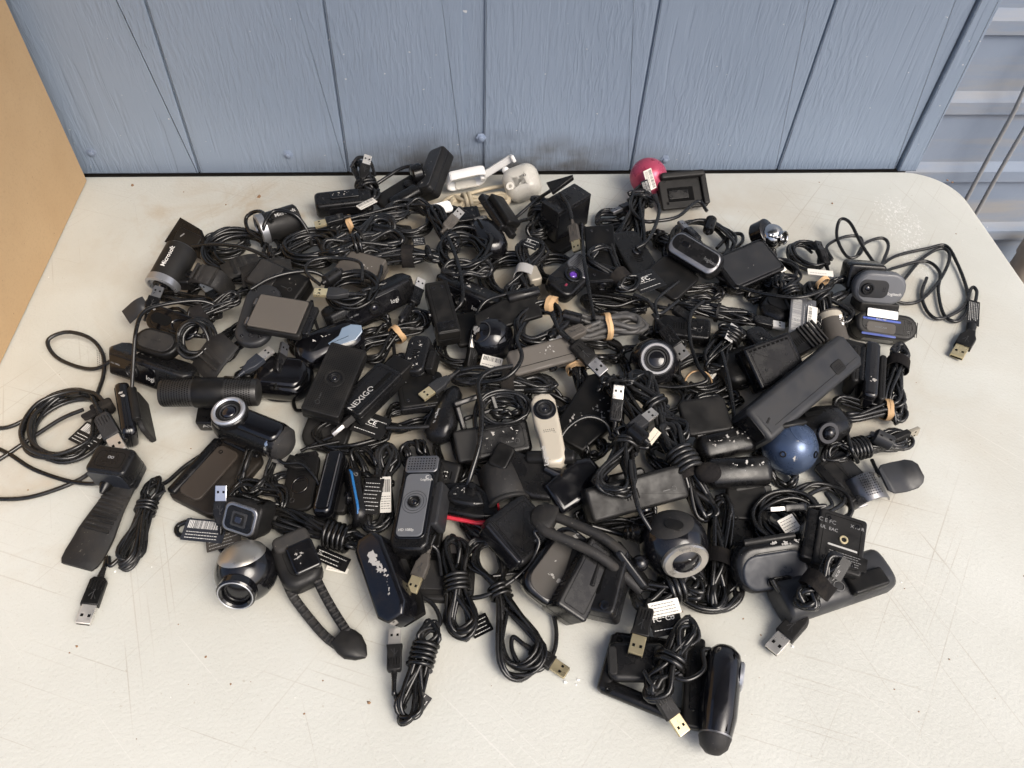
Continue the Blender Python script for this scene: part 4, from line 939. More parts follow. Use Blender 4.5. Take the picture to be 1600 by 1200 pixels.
t.cord([(470, 705, 8), (500, 690, 12), (520, 682, 16)], 3.4); t.cord([(480, 700, 14), (505, 695, 14), (530, 690, 14)], 3.4)

t = hank('cable hank held by two tan rubber bands, left of the tall matte box', (566, 562), (668, 488), 20, 24, 14, 7, 3.4, .52, 'band', 2, 51, group=None)
t.usb((646, 476, 30), (658, 436, 34), 30, 'satin_black', 'steel', [(640, 510, 26), (642, 494, 28)]); t.bead((628, 500), (640, 480), 30, 32, 10)
t.cord([(612, 520, 24), (616, 550, 18), (618, 580, 12)], 3.4); t.cord([(565, 545, 16), (585, 525, 16), (600, 505, 20)], 3.4)

t = Thing('webcam', 'upright black bar webcam with white specks down its front, above the square plate', WC, (660, 530), (645, 588), 40, 34, 10)
t.box('body', t.L, 23, 16, r=8, b=3, m='satin_black'); t.scuff(t.face('top', 0, -1), t.L*.8, 12, 16, 14); t.box('clip', t.L*.5, 8, 16, (6, 16, -2), 2, 1.5, 'matte_black')
t = Thing('webcam_pedestal', 'square satin black clip plate with a gold-tipped plug lying on it', 'webcam base', (622, 616), (694, 606), 30, 30, 0)
t.box('plate', t.L, 40, 7, r=5, b=2, m='matte_black'); t.box('edge', t.L, 4, 9, (0, -20, -2), 2, 1.2, 'satin_black'); t.turn('hinge', [(-t.L*.3, 3), (t.L*.3, 3)], (0, 21, 0), 'satin_black')
t.usb((702, 590, 40), (658, 622, 38), 0, 'dark_grey', 'gold', [(775, 582, 44), (750, 574, 46), (722, 578, 42)], 4)
t = Thing('webcam', 'teardrop-shaped satin black webcam with a polished edge, under the gold-tipped plug', WC, (712, 606), (680, 692), 34, 22, 30)
t.add('body_shell', loft([(-t.L/2, 4, 4), (-t.L*.4, 9, 7), (-t.L*.1, 13, 10), (t.L*.2, 16, 12), (t.L*.4, 14, 10), (t.L*.48, 8, 6), (t.L*.5, 3, 2)], e=2.4), 'satin_black', sharp=60); t.body = t.root.children[0]
t.add('polished_edge', loft([(-t.L*.46, 3, 1.2, -5, 4), (-t.L*.1, 3.2, 1.2, -12, 4.5), (t.L*.25, 3.2, 1.2, -14.5, 5), (t.L*.42, 2.5, 1, -10, 4)], e=2), 'gunmetal', None, t.body, sharp=60); t.text('logitech', 3.6, TR(0, -1, 11.6) @ RX(6))

t = Thing('webcam', 'tall matte black box webcam standing alone in the upper middle of the heap', WC, (681, 450), (702, 530), 48, 36, 0)
t.box('body', t.L, 24, 24, r=2.5, b=1.5, m='matte_black'); t.box('end_cap', 14, 23, 23, (t.L/2-8, 0, .8), 2.5, 2, 'satin_black'); t.box('front_window', t.L*.7, 14, .8, (0, -12, 0), 2, .3, 'gloss_black', (90, 0, 0)); t.lens(t.face('front', 0, 0, 0, .6), 5)
t.box('clip', 40, 34, 6, (16, 26, -14), 4, 2, 'matte_black')

t = ball('webcam', 'glossy black ball webcam with peeling stickers, centre left of the heap', WC, (768, 530), 26, 25, 'gloss_black', sq=(1, 1, .95))
cap(t, 25, 24, 27, aim(-.5, -.3, .8), 'dark_grey', 'seam_ring', th=.4, k=3); t.scuff(aim(-.62, -.2, .72, 25.1), 8, 6, 5, 3, size=1.6); t.scuff(aim(-.2, .3, .92, 24.4), 8, 4, 4, 4, size=1.4)
t.flag((752, 562), (784, 570), 26, 24, 12, 34, 'paper', 'print_black', True, 1); t.usb((735, 570, 20), (742, 530, 34), 40, 'matte_black', 'steel')
t = Thing('webcam_clip', 'matte black hinged clip plate resting against the glossy black ball', 'clip', (748, 500), (836, 478), 46, 48, 18)
shape(t, 'plate', [(-36, -12), (-10, -16), (34, -14), (36, 12), (0, 15), (-34, 6)], 6, 2, 'matte_black'); t.turn('hinge', [(-17, 5), (-16, 5.6), (16, 5.6), (17, 5)], (22, 14, 3), 'satin_black'); t.cord([(748, 512, 40), (745, 492, 44), (760, 470, 50), (790, 460, 54), (822, 452, 56)], 3.6)

t = hank('thick hank of heavy black cable under a fuzzy black strap, middle of the heap', (702, 590), (872, 602), 26, 24, 11, 7, 4.4, .54, 'velcro', 3, 55, group=None)
t.cord([(760, 598, 36), (750, 620, 40), (742, 650, 40), (745, 690, 34), (742, 730, 26)], 4.4)
t = Thing('webcam', 'grey-brown flat bar webcam with specks of torn label, middle of the heap', WC, (796, 572), (894, 546), 38, 40, 22)
t.box('body', t.L, 27, 13, r=5, b=2.5, m='taupe'); t.scuff(t.face('top', 8, 4), 20, 7, 9, 16); t.box('groove', t.L*.92, .6, .3, (0, -6, 6.6), .2, .1, 'hole'); t.lens(t.face('front', 8, 0), 4.5); t.box('underside', t.L*.9, 18, 6, (2, 0, -9), 3, 2, 'satin_black')

t = Thing('webcam', 'broad black bar webcam with specks of white, left of the champagne webcam', WC, (716, 702), (826, 682), 24, 26, 24)
t.box('body', t.L, 32, 24, r=5, b=3.5, m='satin_black'); t.scuff(t.face('top', 6, 0), 40, 18, 16, 18); t.box('left_block', 22, 30, 24.6, (-t.L*.38, 0, .3), 3, 2, 'matte_black'); t.lens(t.face('front', 10, 0), 6)
t = Thing('webcam_clip', 'black open frame clip standing behind the broad speckled bar', 'clip', (725, 655), (770, 640), 34, 34, 40)
for nm, L_, W_, at in (('frame_bar', 40, 5, (0, 16, 0)), ('frame_bar', 40, 5, (0, -16, 0)), ('frame_side', 5, 27, (-17.5, 0, 0)), ('frame_side', 5, 27, (17.5, 0, 0)), ('frame_bar', 30, 4, (0, 0, 0))): t.box(nm, L_, W_, 7, at, 1.5, 1.2, 'satin_black')
t = coil('small tight coil of black cable behind the champagne webcam', (788, 640), 42, 22, 20, 0, 6, 3.4, 61, tilt=14, jit=.2)

t = Thing('webcam', 'champagne-coloured upright webcam with a big black ringed lens', WC, (846, 620), (868, 730), 46, 42, 6)
L = t.L; t.add('body_shell', slab([(x, y*.86) for x, y in [(-L/2+2, -9), (-L/2+9, -13.5), (-L*.1, -14), (L*.06, -12), (L*.2, -11), (L*.38, -11.5), (L/2-3, -10), (L/2, -5), (L/2, 6), (L/2-4, 11), (L*.3, 13), (-L*.05, 13.5), (-L/2+9, 13.5), (-L/2+2, 9), (-L/2, 0)]], 16, 4, 4), 'champagne', sharp=60)
t.body = t.root.children[0]; t.M = t.F; t.dim = (L, 27, 18); t.add('lens_frame', slab(rr(22.5, 21, 10.4, 8), 1.4, .5), 'gloss_black', TR(-L*.24, 0, 8), t.body); t.lens(TR(-L*.24, 0, 8.6), 8, 'dark_grey', h=2.5, rings=3)
t.text('Logitech', 4.4, TR(L*.47, -6, 8.1) @ RZ(90) @ TR(0, -4, 0) @ RZ(90) @ TR(0, 0, 0), 'print_white'); t.grille(TR(L*.06, 0, 8.1), 5, 11, 1.8, 1.0); t.box('indicator', 2, 8, .5, (-L*.44, 0, 7.6), .8, .2, 'dark_grey')

t = Thing('webcam_stand', 'big matte black wedge stand with white flakes, right of the champagne webcam', 'webcam stand', (962, 598), (886, 692), 30, 22, -4)
shape(t, 'wedge', [(-46, -14), (-30, -26), (8, -22), (46, -18), (44, 18), (0, 26), (-36, 20)], 12, 3, 'matte_black'); t.scuff(t.face('top', -8, 8), 22, 16, 16, 20, size=1.2); t.scuff(t.face('top', 16, -6), 18, 10, 10, 22)
t.cord([(868, 755, 20), (866, 712, 34), (884, 672, 46), (915, 652, 52), (945, 660, 46), (958, 686, 36)], 4)
t = hank('cable hank with a tan rubber band at its far end, behind the champagne webcam', (896, 566), (922, 628), 28, 18, 9, 6, 3.4, .15, 'band', 2, 63, group=None)

t = ball('webcam', 'round black webcam with a bright steel lens ring facing up, centre right', WC, (1022, 566), 25, 25, 'gloss_black', sq=(1, 1, .95))
M = aim(-.12, -.55, .83, 19.5); t.add('lens_collar', ring(18, 10, 4), 'satin_black', M, t.body); t.lens(M @ TR(0, 0, 2.6), 16.5, 'gunmetal', h=3.6, rings=3)
t.cord([(1050, 580, 20), (1062, 560, 16), (1060, 545, 22), (1050, 530, 24)], 3)
t = Thing('usb_plug', 'grey right-angled cable end lying over the grey hank', 'plug', (915, 512), (858, 537), 42, 42)
t.usb((914, 513, 44), (860, 537, 42), 0, 'taupe', 'white', [(960, 500, 40), (935, 505, 44)], 4.4, cord='cable_grey')
t = hank('hank of thick grey cable gripped by a pale tan rubber band', (884, 516), (1010, 504), 38, 34, 15, 5, 4.8, .50, 'band', 2, 65, 'cable_grey', group=None, open_=.5)
t = coil('cable coil with a wide tan band over its shoulder, right of the glossy black ball', (842, 508), 44, 20, 26, -35, 7, 3.6, 67, jit=.2, group=None)
band_ring(t, 0, 9, 9, 'rubber_band', 2, 5, 'rubber_band', TR(14, 26, 3) @ RZ(-20), 3); t.bead((878, 492), (908, 500), 48, 46, 13); t.bead((862, 524), (884, 506), 50, 50, 9)
t.cord([(864, 488, 52), (872, 515, 54), (890, 532, 54)], 4)
t = Thing('usb_plug', 'black square printer-type plug pointing down to the right in the middle of the heap', 'plug', (893, 533), (946, 586), 48, 38)
t.usb((896, 536, 50), (944, 584, 40), 20, 'matte_black', 'gunmetal', [(862, 492, 52), (875, 518, 54)], 4)

# ================================================================== BACK ROW
t = hank('small upright hank of black cable with a steel plug on top, against the wall', (556, 252), (584, 318), 34, 22, 9, 6, 4, .62, 'coil', 3, 101, group=None)
t.usb((566, 280, 40), (575, 244, 52), 20, 'matte_black', 'steel'); t.cord([(548, 262, 40), (560, 246, 50), (578, 252, 48), (586, 275, 38)], 3.6)
t = Thing('webcam', 'low black bar webcam with white flakes on its top rim, back left by the wall', WC, (493, 322), (582, 312), 20, 20, 8)
t.box('body', t.L, 26, 22, r=6, b=4, m='satin_black'); t.box('top_rim', t.L*.5, 12, 3, (2, 2, 11.5), 2, 1, 'gloss_black', parent=t.body); t.scuff(TR(0, 2, 13.2), 32, 7, 11, 24); t.box('face_plate', t.L*.66, 12, 1.2, (2, -13.2, 0), 4, .4, 'gloss_black', (90, 0, 0)); t.box('clip', 42, 22, 6, (2, -14, -14), 3, 1.5, 'matte_black', (-10, 0, 0)); t.box('pad', 30, 4, 2, (2, -18, -9), 1, .5, 'taupe')
t = Thing('webcam', 'black webcam on a jointed stand with a grey speckled underside, back against the wall', WC, (690, 242), (668, 302), 42, 26, 36)
t.box('body', t.L+8, 27, 22, r=6, b=3.5, m='matte_black'); t.box('underside', t.L, 22, 1.6, (0, 0, 11), 5, .5, 'dark_grey', parent=t.body); t.scuff(t.face('top', 8, -2, lift=1), t.L*.6, 10, 12, 26, size=1.1)
F1, l1 = fr((600, 322), (668, 280), 18, 24, 10); I = t.F.inverted()
o = t.add('stand', slab(rr(l1+8, 34, 6), 10, 3), 'matte_black', I @ F1); t.add('pivot', lathe([(-7, 10), (-5, 12), (5, 12), (7, 10)], 24), 'satin_black', I @ fr((640, 275), (664, 268), 36, 38)[0]); t.add('screw', lathe([(0, 6), (5, 6), (6, 4)], 16), 'satin_black', I @ F1 @ TR(6, 2, 5) @ RY(-90), o); t.add('arm', loft(capsule(44, 9, 8)), 'satin_black', I @ fr((618, 318), (648, 300), 22, 28)[0])
t.cord([(585, 290, 20), (606, 276, 26), (630, 262, 34), (660, 258, 42)], 4); t.cord([(618, 342, 30), (640, 318, 34), (655, 310, 36), (672, 322, 30)], 4)

# white webcam: loop clip, arm, egg-shaped head, cream cable
t = Thing('webcam', 'cream white egg-shaped webcam with a white folding clip and cream cable, by the wall', WC, (793, 286), (838, 286), 24, 24, 0)
t.body = t.add('body', slab(rr(46, 43, 15, 7), 38, 16, 7), 'cream', aim(-.22, -.62, .62) @ RZ(32), sharp=60)
M = aim(-.22, -.62, .62) @ TR(-10, -9, 18); t.add('cable_collar', ring(5, 2, 1.5), 'cream', M, t.body); t.add('screw_hole', ring(1.6, .9, .6), 'dark_grey', aim(-.22, -.62, .62) @ TR(5, 8, 18.6), t.body); t.add('screw_hole', ring(1.3, .8, .6), 'dark_grey', aim(-.22, -.62, .62) @ TR(-2, -12, 17.6), t.body)
I = t.F.inverted(); F1, l1 = fr((752, 276), (800, 246), 26, 42, 62); t.add('arm', slab(rr(l1, 9, 1.5), 6, 1.2), 'white', I @ F1); t.add('arm_tip', slab(rr(4, 9, 1), 12, 1), 'white', I @ F1 @ TR(l1/2-1, 0, 5)); t.add('ball_joint', sphere(4.6, 16, 10), 'white', I @ Matrix.Translation(W(790, 266, 32)))
F1, l1 = fr((700, 284), (756, 274), 24, 28, 0); t.add('clip_loop', strip([(-l1/2+4, 13), (l1/2-6, 15), (l1/2, 8), (l1/2-4, -11), (-l1/2+6, -15), (-l1/2-2, -3), (-l1/2+4, 13)], 12, 3.2), 'white', I @ F1 @ RX(26), sharp=50); t.add('clip_pad', slab(rr(l1*.7, 11, 2), 3, 1), 'cream', I @ F1 @ RX(26) @ TR(2, -1, -13)); t.add('clip_pin', lathe([(-7, 3), (7, 3)], 12), 'white', I @ F1 @ RX(26) @ TR(l1/2-3, 0, 3) @ RZ(90))
t.cord([(806, 286, 16), (792, 290, 13), (765, 294, 10), (735, 302, 10), (705, 308, 8), (690, 318, 6)], 4.6, 'cable_cream')
hank('', (698, 322), (796, 312), 15, 12, 13, 6, 5.0, .34, 'coil', 2, 103, 'cable_cream', 4, thing=t)
F1, l1 = fr((672, 330), (702, 322), 36, 36, 20); t.add('tab', slab(rr(l1+6, 15, 4), 4, 1.2), 'white', I @ F1)

t = Thing('webcam', 'matte black box webcam with sharp corners, under a dangling plug, back centre', WC, (857, 348), (908, 318), 36, 36, 0)
t.box('body', t.L, 28, 44, r=1.5, b=1, m='satin_black'); t.box('front_window', t.L-4, 36, .8, (0, -14.2, 0), 2, .3, 'gloss_black', (90, 0, 0)); t.box('foot', t.L+4, 40, 8, (-2, -6, -30), 4, 2, 'matte_black')
I = t.F.inverted(); F1, l1 = fr((862, 294), (890, 280), 66, 74, 12); t.add('clip_wedge', slab([(-14, -8), (16, -2), (17, 2), (-14, 9)], 7, 2), 'satin_black', I @ F1)
t.cord([(860, 298, 60), (835, 315, 42), (812, 335, 30), (800, 345, 24)], 4)
t.usb((895, 352, 56), (902, 392, 46), 30, 'taupe', 'gold', [(876, 302, 66), (888, 322, 62), (893, 340, 58)], 4)
t = hank('tangle of black cable tied beside the sharp-cornered box webcam', (850, 308), (836, 372), 30, 20, 14, 6, 4, .45, 'coil', 2, 104)
t = Thing('webcam', 'black square flip-up webcam head leaning over the shiny bullet webcam', WC, (763, 312), (792, 356), 42, 34, -35)
t.box('body', t.L+8, 28, 9, r=3, b=2, m='satin_black'); t.box('back_plate', t.L, 22, 8, (3, 3, 8), 3, 2, 'matte_black'); t.sticker(t.face('bottom', 2, 0), 22, 12, 'dark_grey', 'print_white', 4, False); t.box('neck', 14, 9, 8, (t.L/2+8, 0, 0), 2, 1.5, 'matte_black')
t.cord([(800, 352, 36), (815, 345, 34), (830, 340, 30), (846, 322, 34)], 4)
t = Thing('webcam', 'shiny black bullet-shaped webcam with a rounded nose facing forward', WC, (752, 358), (776, 398), 26, 22, 0)
t.add('body_shell', loft([(-30, 12, 12), (-28, 15, 15), (-10, 18, 18), (6, 18.5, 18.5), (16, 17, 17), (22, 13, 13), (25, 8, 8), (26.5, 3, 3)], e=2.6), 'gloss_black', sharp=60); t.body = t.root.children[0]; t.box('slot', 16, 3, 1, (-14, -6, 18), 1, .4, 'hole')

t = ball('webcam', 'metallic pink-red ball webcam standing against the wall', WC, (1013, 276), 26, 23.5, 'pink_red')
t.add('button', sphere(2.6, 14, 8, (1, 1, .4)), 'pink_red', aim(.1, .1, 1, 23.3), t.body); t.flag((1011, 265), (1020, 296), 50, 30, 15, -8, 'paper', 'print_black', True, 4); t.flag((1006, 282), (1016, 312), 44, 26, 12, -8, 'satin_black', 'print_white', True, 4)
t.turn('stem', [(-16, 5), (-12, 6), (0, 6.5), (3, 5)], (-9, -18, -2), 'matte_black', (0, -70, 40)); t.usb((990, 318, 30), (960, 330, 26), 20, 'satin_black', 'gunmetal', [(1000, 290, 36), (992, 300, 34)])
t = hank('large sprawling hank of black cable hanging below the pink-red ball', (1005, 296), (975, 402), 36, 18, 18, 8, 4.2, .2, 'tie', 2, 106, group=None, thick=9)
t.cord([(990, 300, 40), (986, 325, 38), (1005, 345, 34), (1030, 345, 34), (1060, 338, 34), (1090, 315, 30), (1105, 330, 26)], 4)
t = Thing('webcam_clip', 'large black spring clip with a rectangular opening, right of the pink-red ball', 'clip', (1030, 303), (1102, 296), 22, 22, 34)
t.box('plate', t.L, 44, 6, r=3, b=1.6, m='matte_black'); t.box('window', 34, 18, .6, (-4, -4, 3.2), 1, .2, 'hole', parent=t.body); t.box('window_bar', 26, 11, .8, (-7, -4, 3.8), 1, .3, 'satin_black', parent=t.body); t.box('top_jaw', t.L*.94, 8, 12, (0, 19, 6), 3, 2, 'matte_black'); t.box('grip', 8, 40, 8, (t.L/2-3, 0, 3), 2, 1.5, 'matte_black'); t.box('rear_plate', t.L*.96, 40, 5, (0, 4, -9), 4, 1.5, 'satin_black', (-12, 0, 0))
t = coil('wide loose coil of black cable with a plug inside it, behind the silver-edged bar', (1098, 376), 20, 36, 38, 0, 7, 4, 108, jit=.2, group=None)
t.usb((1088, 372, 30), (1066, 350, 34), 20, 'satin_black', 'gunmetal'); t.bead((1106, 362), (1112, 342), 26, 28, 13); t.cord([(1130, 400, 20), (1158, 380, 18), (1158, 366, 18), (1140, 368, 18), (1120, 388, 18)], 4)

t = Thing('webcam', 'slanting black bar webcam with a polished grey top and small lettering, back right', WC, (1047, 376), (1126, 424), 46, 38, 34)
t.pill('body', t.L, 16, 13, m='satin_black', e=3, rnd=.7); t.pill('polished_edge', t.L*.9, 13, 2, (0, -1, 12), 'gunmetal', e=3, parent=t.body); t.box('top_panel', t.L*.84, 19, 2, (0, 1, 13), 8, .8, 'satin_black', parent=t.body); t.text('logitech', 4.2, TR(t.L*.18, -2, 14.2), 'print_grey'); t.box('button', 10, 6, 1, (-t.L*.2, 2, 14), 2.5, .4, 'gloss_black')
t.box('clip_arm', 30, 20, 8, (-4, -18, -6), 3, 1.5, 'matte_black', (-20, 0, 0)); t.add('clip_plate', slab(rr(50, 48, 6), 6, 2), 'matte_black', t.F.inverted() @ fr((1022, 418), (1072, 452), 30, 26, 4)[0])
t = Thing('webcam', 'tilted square black webcam with a flat pad face, under the chrome ball webcam', WC, (1128, 432), (1208, 398), 34, 38, 12)
t.box('body', t.L, 48, 9, r=6, b=2.5, m='satin_black'); t.box('pad', t.L-9, 40, 1.6, (0, 0, 4.6), 4, .6, 'dark_grey', parent=t.body); t.scuff(t.face('top', -2, -4, lift=1), 10, 4, 2, 28)
for sx in (-1, 1):
    for sy in (-1, 1): t.add('corner_screw', ring(1.6, .8, .6), 'hole', TR(sx*(t.L/2-4), sy*20, 4.7), t.body, key='csc')
t.box('stand_block', t.L*.8, 40, 20, (4, 4, -16), 4, 2, 'matte_black'); t.box('tag', 8, 6, 1, (t.L/2-4, -22, 2), 1, .3, 'paper')
t = ball('webcam', 'chrome ball webcam with a shiny clustered lens, back right', WC, (1205, 370), 36, 15, 'chrome')
t.turn('housing', [(-16, 15), (-14, 16.5), (0, 16.5), (1, 15)], (-4, 4, 4), 'gloss_black', (0, -50, -30)); M = aim(.45, -.5, .35, 13); t.lens(M, 8, 'chrome', h=5)
for a in range(5): t.add('led', sphere(2.4, 12, 8), 'chrome', aim(-.5+.25*a, -.7, .75-.1*a, 15.5), t.body, key='led')
t.turn('stem', [(0, 3), (16, 3)], (4, -6, -10), 'chrome', (0, 70, 0)); t.box('knob', 12, 9, 12, (2, -12, -20), 2, 1.5, 'matte_black')

t = Thing('webcam', 'tall flat black bar webcam standing left of the slanting polished one', WC, (936, 360), (942, 446), 46, 34, 8)
t.box('body', t.L, 33, 18, r=3, b=1.6, m='matte_black'); t.box('lower_shell', t.L*.42, 32, 6, (t.L*.28, 0, -11), 3, 2, 'gloss_black'); t.box('front_lip', 8, 33, 22, (t.L/2-3, 0, -3), 2, 1.5, 'satin_black'); t.lens(t.face('tip', 0, 0), 6)
t = Thing('webcam_stand', 'black sloping stand plate with a grommet, right of the tall flat bar', 'webcam stand', (975, 372), (1010, 432), 32, 22, -6)
t.box('plate', t.L+14, 38, 9, r=9, b=2.5, m='satin_black'); t.add('grommet', ring(5, 2.6, 2), 'gloss_black', t.face('top', -4, 2), t.body); t.box('underframe', t.L+16, 42, 6, (0, -3, -9), 4, 1.5, 'gloss_black')
t.cord([(994, 388, 40), (1012, 376, 42), (1025, 350, 40), (1030, 325, 40), (1020, 305, 44)], 4)
t = hank('bundle of thin looped cable in a fuzzy strap with a printed black approval card', (925, 388), (990, 455), 52, 36, 16, 4, 3.6, .68, 'velcro', 2, 110, group=None, open_=.3)
t.flag((990, 446), (1030, 432), 34, 34, 30, 0, 'satin_black', 'print_white', False, 3, 'CEFC', seed=9); t.cord([(908, 350, 40), (912, 400, 56), (918, 440, 54), (928, 500, 44)], 4)
t = Thing('webcam', 'dark webcam with a purple glinting lens and dotted grey shell, upper middle', WC, (866, 458), (918, 412), 34, 36, 16)
t.box('body', t.L, 34, 18, r=10, b=4, m='satin_black'); t.box('shell', t.L*.42, 31, 4, (t.L*.25, 0, 8), 8, 1.5, 'gunmetal', parent=t.body); t.grille(TR(t.L*.27, 0, 10.1), t.L*.34, 26, 2.2, 1.2); M = TR(-2, -1, 9.4); t.lens(M, 10, 'gloss_black', 'lens_purple', 2.4, 2); t.box('indicator', 4, 2.4, .5, (-t.L*.30, -4, 9), 1, .2, 'pink_red')
t = hank('hank of black cable wrapped with a wide white strap, upper middle of the heap', (836, 372), (806, 478), 36, 28, 19, 10, 3.9, .55, 'velcro_white', 2, 112, group=None)
t.flag((820, 376), (842, 384), 44, 44, 16, 10, 'satin_black', 'print_white', False, 3, 'CE'); t.box('cream_block', 22, 14, 12, (8, 10, 2), 3, 2, 'champagne', (0, 0, 30))

# ================================================================== LEFT BACK
def barrel_cam(label, p1, p2, z1, z2, r, text=True):
    t = Thing('webcam', label, WC, p1, p2, z1, z2, 0); L = t.L
    t.turn('body', [(-L/2, r*.5), (-L/2+.8, r*.86), (-L/2+3, r), (L/2-9, r), (L/2-8.6, r*.97)], m='matte_black', main=True, n=36)
    t.turn('silver_ring', [(L/2-8.8, r*.96), (L/2-8.6, r*1.03), (L/2-1, r*1.05), (L/2, r*.98), (L/2+.4, r*.86), (L/2-2.4, r*.80)], m='silver', n=36)
    t.turn('front_disc', [(L/2-6, r*.8), (L/2-2.6, r*.8), (L/2-2.5, r*.6)], m='gloss_black', n=30); t.lens(TR(L/2-2.6, 0, 0) @ RY(90), r*.58, 'satin_black', h=2)
    t.box('mount', 12, 10, 12, (0, 0, -r-3), 3, 2, 'matte_black'); return t
t = barrel_cam('barrel webcam with silver front ring pointing at the viewer, left edge of the heap', (286, 388), (252, 450), 46, 34, 17)
t.text('Microsoft', 5, TR(10, 3, 17.15) @ RX(-8) @ RZ(180)); t.turn('knob', [(-6, 7), (6, 7), (8, 5)], (6, 20, -6), 'satin_black', (0, 0, 90))
t = barrel_cam('barrel webcam with silver front ring turned to the left, back left of the heap', (468, 340), (404, 360), 34, 34, 17)
t.text('Microsoft', 4.6, TR(4, 7, 16) @ RX(-24) @ RZ(180))
t.cord([(418, 378, 24), (390, 362, 30), (385, 340, 36), (405, 330, 44), (425, 345, 52)], 4); t.cord([(410, 385, 20), (412, 355, 46), (428, 330, 54), (460, 335, 52), (480, 360, 36), (488, 385, 26)], 4)
t = Thing('webcam_stand', 'dark pointed stand plate leaning up at the left end of the heap', 'webcam stand', (270, 358), (326, 384), 22, 22, 30)
shape(t, 'plate', [(-25, -16), (-23, 14), (6, 11), (27, -4), (27, -16)], 5, 1.6, 'satin_black'); t.box('inner_plate', 34, 18, 2, (0, -3, 3), 4, .8, 'matte_black'); t.box('logo', 6, 1.6, .3, (-8, -2, 4.2), .5, .1, 'print_grey', (0, 0, 60))
t = Thing('rubber_clip', 'bent black rubber clip loop with a plug tip showing through it, left of the heap', 'clip', (295, 440), (352, 440), 32, 32, 0)
t.body = t.bent('loop', [(-20, -22), (-18, -2), (-6, 14), (12, 16), (21, 6), (20, -18)], 22, 4.5, rot=(18, 0, -20)); ribs(t, 5, -8, 14, 20, 18.6, M=RX(18) @ RZ(-20))
t.usb((345, 474, 12), (318, 446, 20), 10, 'matte_black', 'steel'); t.box('knuckle', 14, 20, 14, (-22, 2, 0), 4, 3, 'matte_black')
t = coil('fan of loose black cable arcs behind the left barrel webcam', (372, 392), 22, 40, 34, -15, 6, 3.9, 121, jit=.28, group=None)
t.cord([(300, 385, 24), (340, 382, 30), (385, 388, 34), (420, 405, 30), (435, 425, 26)], 4)
t = hank('splayed hank of black cable below the rear barrel webcam', (418, 410), (508, 388), 26, 24, 20, 9, 3.9, .12, 'tie', 2, 123, thick=8, open_=.6)
t = Thing('rubber_flap', 'small ribbed rubber flap between the bent clip and the rear cables', 'flap', (352, 425), (402, 408), 34, 36, 10)
t.body = t.bent('flap', [(-20, -2), (-6, 2), (8, 2), (20, -2)], 24, 3.4); ribs(t, 3, -8, 6, 20, 3.8)
t = Thing('rubber_flap', 'dusty black rubber flap lying flat behind the foam pad', 'flap', (382, 430), (450, 418), 40, 42, 6)
t.body = t.bent('flap', [(-26, -3), (-8, 2), (10, 2), (26, -4)], 30, 3.4)
t = hank('wide cable hank with a tan rubber band and a copper plug tip, back left', (494, 362), (640, 330), 30, 34, 13, 8, 4.1, .35, 'band', 2, 125, group=None)
t.usb((530, 342, 44), (500, 350, 42), 0, 'satin_black', 'gold'); t.bead((584, 358), (612, 362), 44, 44, 14); t.cord([(590, 368, 40), (592, 390, 36), (596, 420, 40), (590, 442, 44)], 4)
t = hank('second hank of black cable lying over the banded one, tied with cable', (505, 400), (616, 345), 42, 44, 14, 6, 4.1, .5, 'tie', 2, 126, group=None, open_=.4); t.cord([(520, 400, 40), (516, 380, 44), (540, 365, 48)], 4)
t.flag((560, 325), (586, 312), 44, 44, 10, 0, 'paper', 'print_black', True, 1)
t = coil('round coil of black cable at the back between the stand and the white clip', (640, 342), 28, 26, 30, 30, 8, 4.1, 127, jit=.2)
t = hank('hank of black cable strapped with a fuzzy band and small printed tag, upper middle left', (560, 400), (700, 400), 36, 34, 11, 6, 4.1, .55, 'velcro', 2, 128, group=None)
t.flag((645, 378), (664, 376), 46, 46, 14, 0, 'satin_black', 'print_white', False, 4, 'CE'); t.bead((668, 388), (672, 402), 44, 44, 7)
t = hank('slanting hank of black cable below the white tab, with a steel plug', (674, 322), (712, 392), 42, 32, 9, 7, 4.1, .82, 'coil', 2, 129, group=None); t.usb((700, 352, 44), (716, 334, 46), 30, 'taupe', 'steel')
t.cord([(690, 318, 34), (725, 330, 30), (755, 350, 26), (790, 360, 24)], 4)
t = coil('heaped coil of black cable in front of the bullet webcam', (724, 396), 34, 28, 32, 0, 9, 4.1, 131, jit=.28); t.cord([(700, 370, 46), (712, 400, 48), (722, 440, 50), (722, 470, 46), (710, 486, 40)], 4)
t = Thing('webcam', 'black box webcam peeking out under the cables, behind the tall flat bar', WC, (700, 350), (742, 345), 18, 18, 0)
t.box('body', t.L+12, 26, 26, r=3, b=2, m='satin_black'); t.lens(t.face('front'), 7)
t = Thing('webcam', 'flat taupe box webcam under the crossing cables, upper left', WC, (540, 415), (590, 430), 30, 30, 10)
t.box('body', t.L+10, 34, 20, r=3, b=2, m='taupe'); t.scuff(t.face('top', 10, 0), 12, 6, 4, 30)
t = Thing('webcam', 'dark box webcam buried below the banded hank, back left', WC, (560, 372), (640, 380), 16, 16, 0)
t.box('body', t.L, 40, 22, r=4, b=2.5, m='matte_black'); t.lens(t.face('front', 8, 0), 7)
t = Thing('cable_tag', 'twisted silver-black plastic tag with a ribbed cable end, left edge of the heap', 'tag', (196, 494), (226, 476), 30, 36)
t.body = t.bent('tag', [(-12, -4), (-4, 0), (6, 4), (14, 2)], 16, 1.2, m='dark_grey', rot=(30, 0, 0)); t.usb((232, 488, 36), (248, 452, 42), 20, 'satin_black', 'gunmetal')
t = hank('dense black cable strands packed between the oval clip and the foam pad', (226, 474), (345, 492), 26, 28, 16, 6, 3.9, .5, None, 2, 133, thick=8)

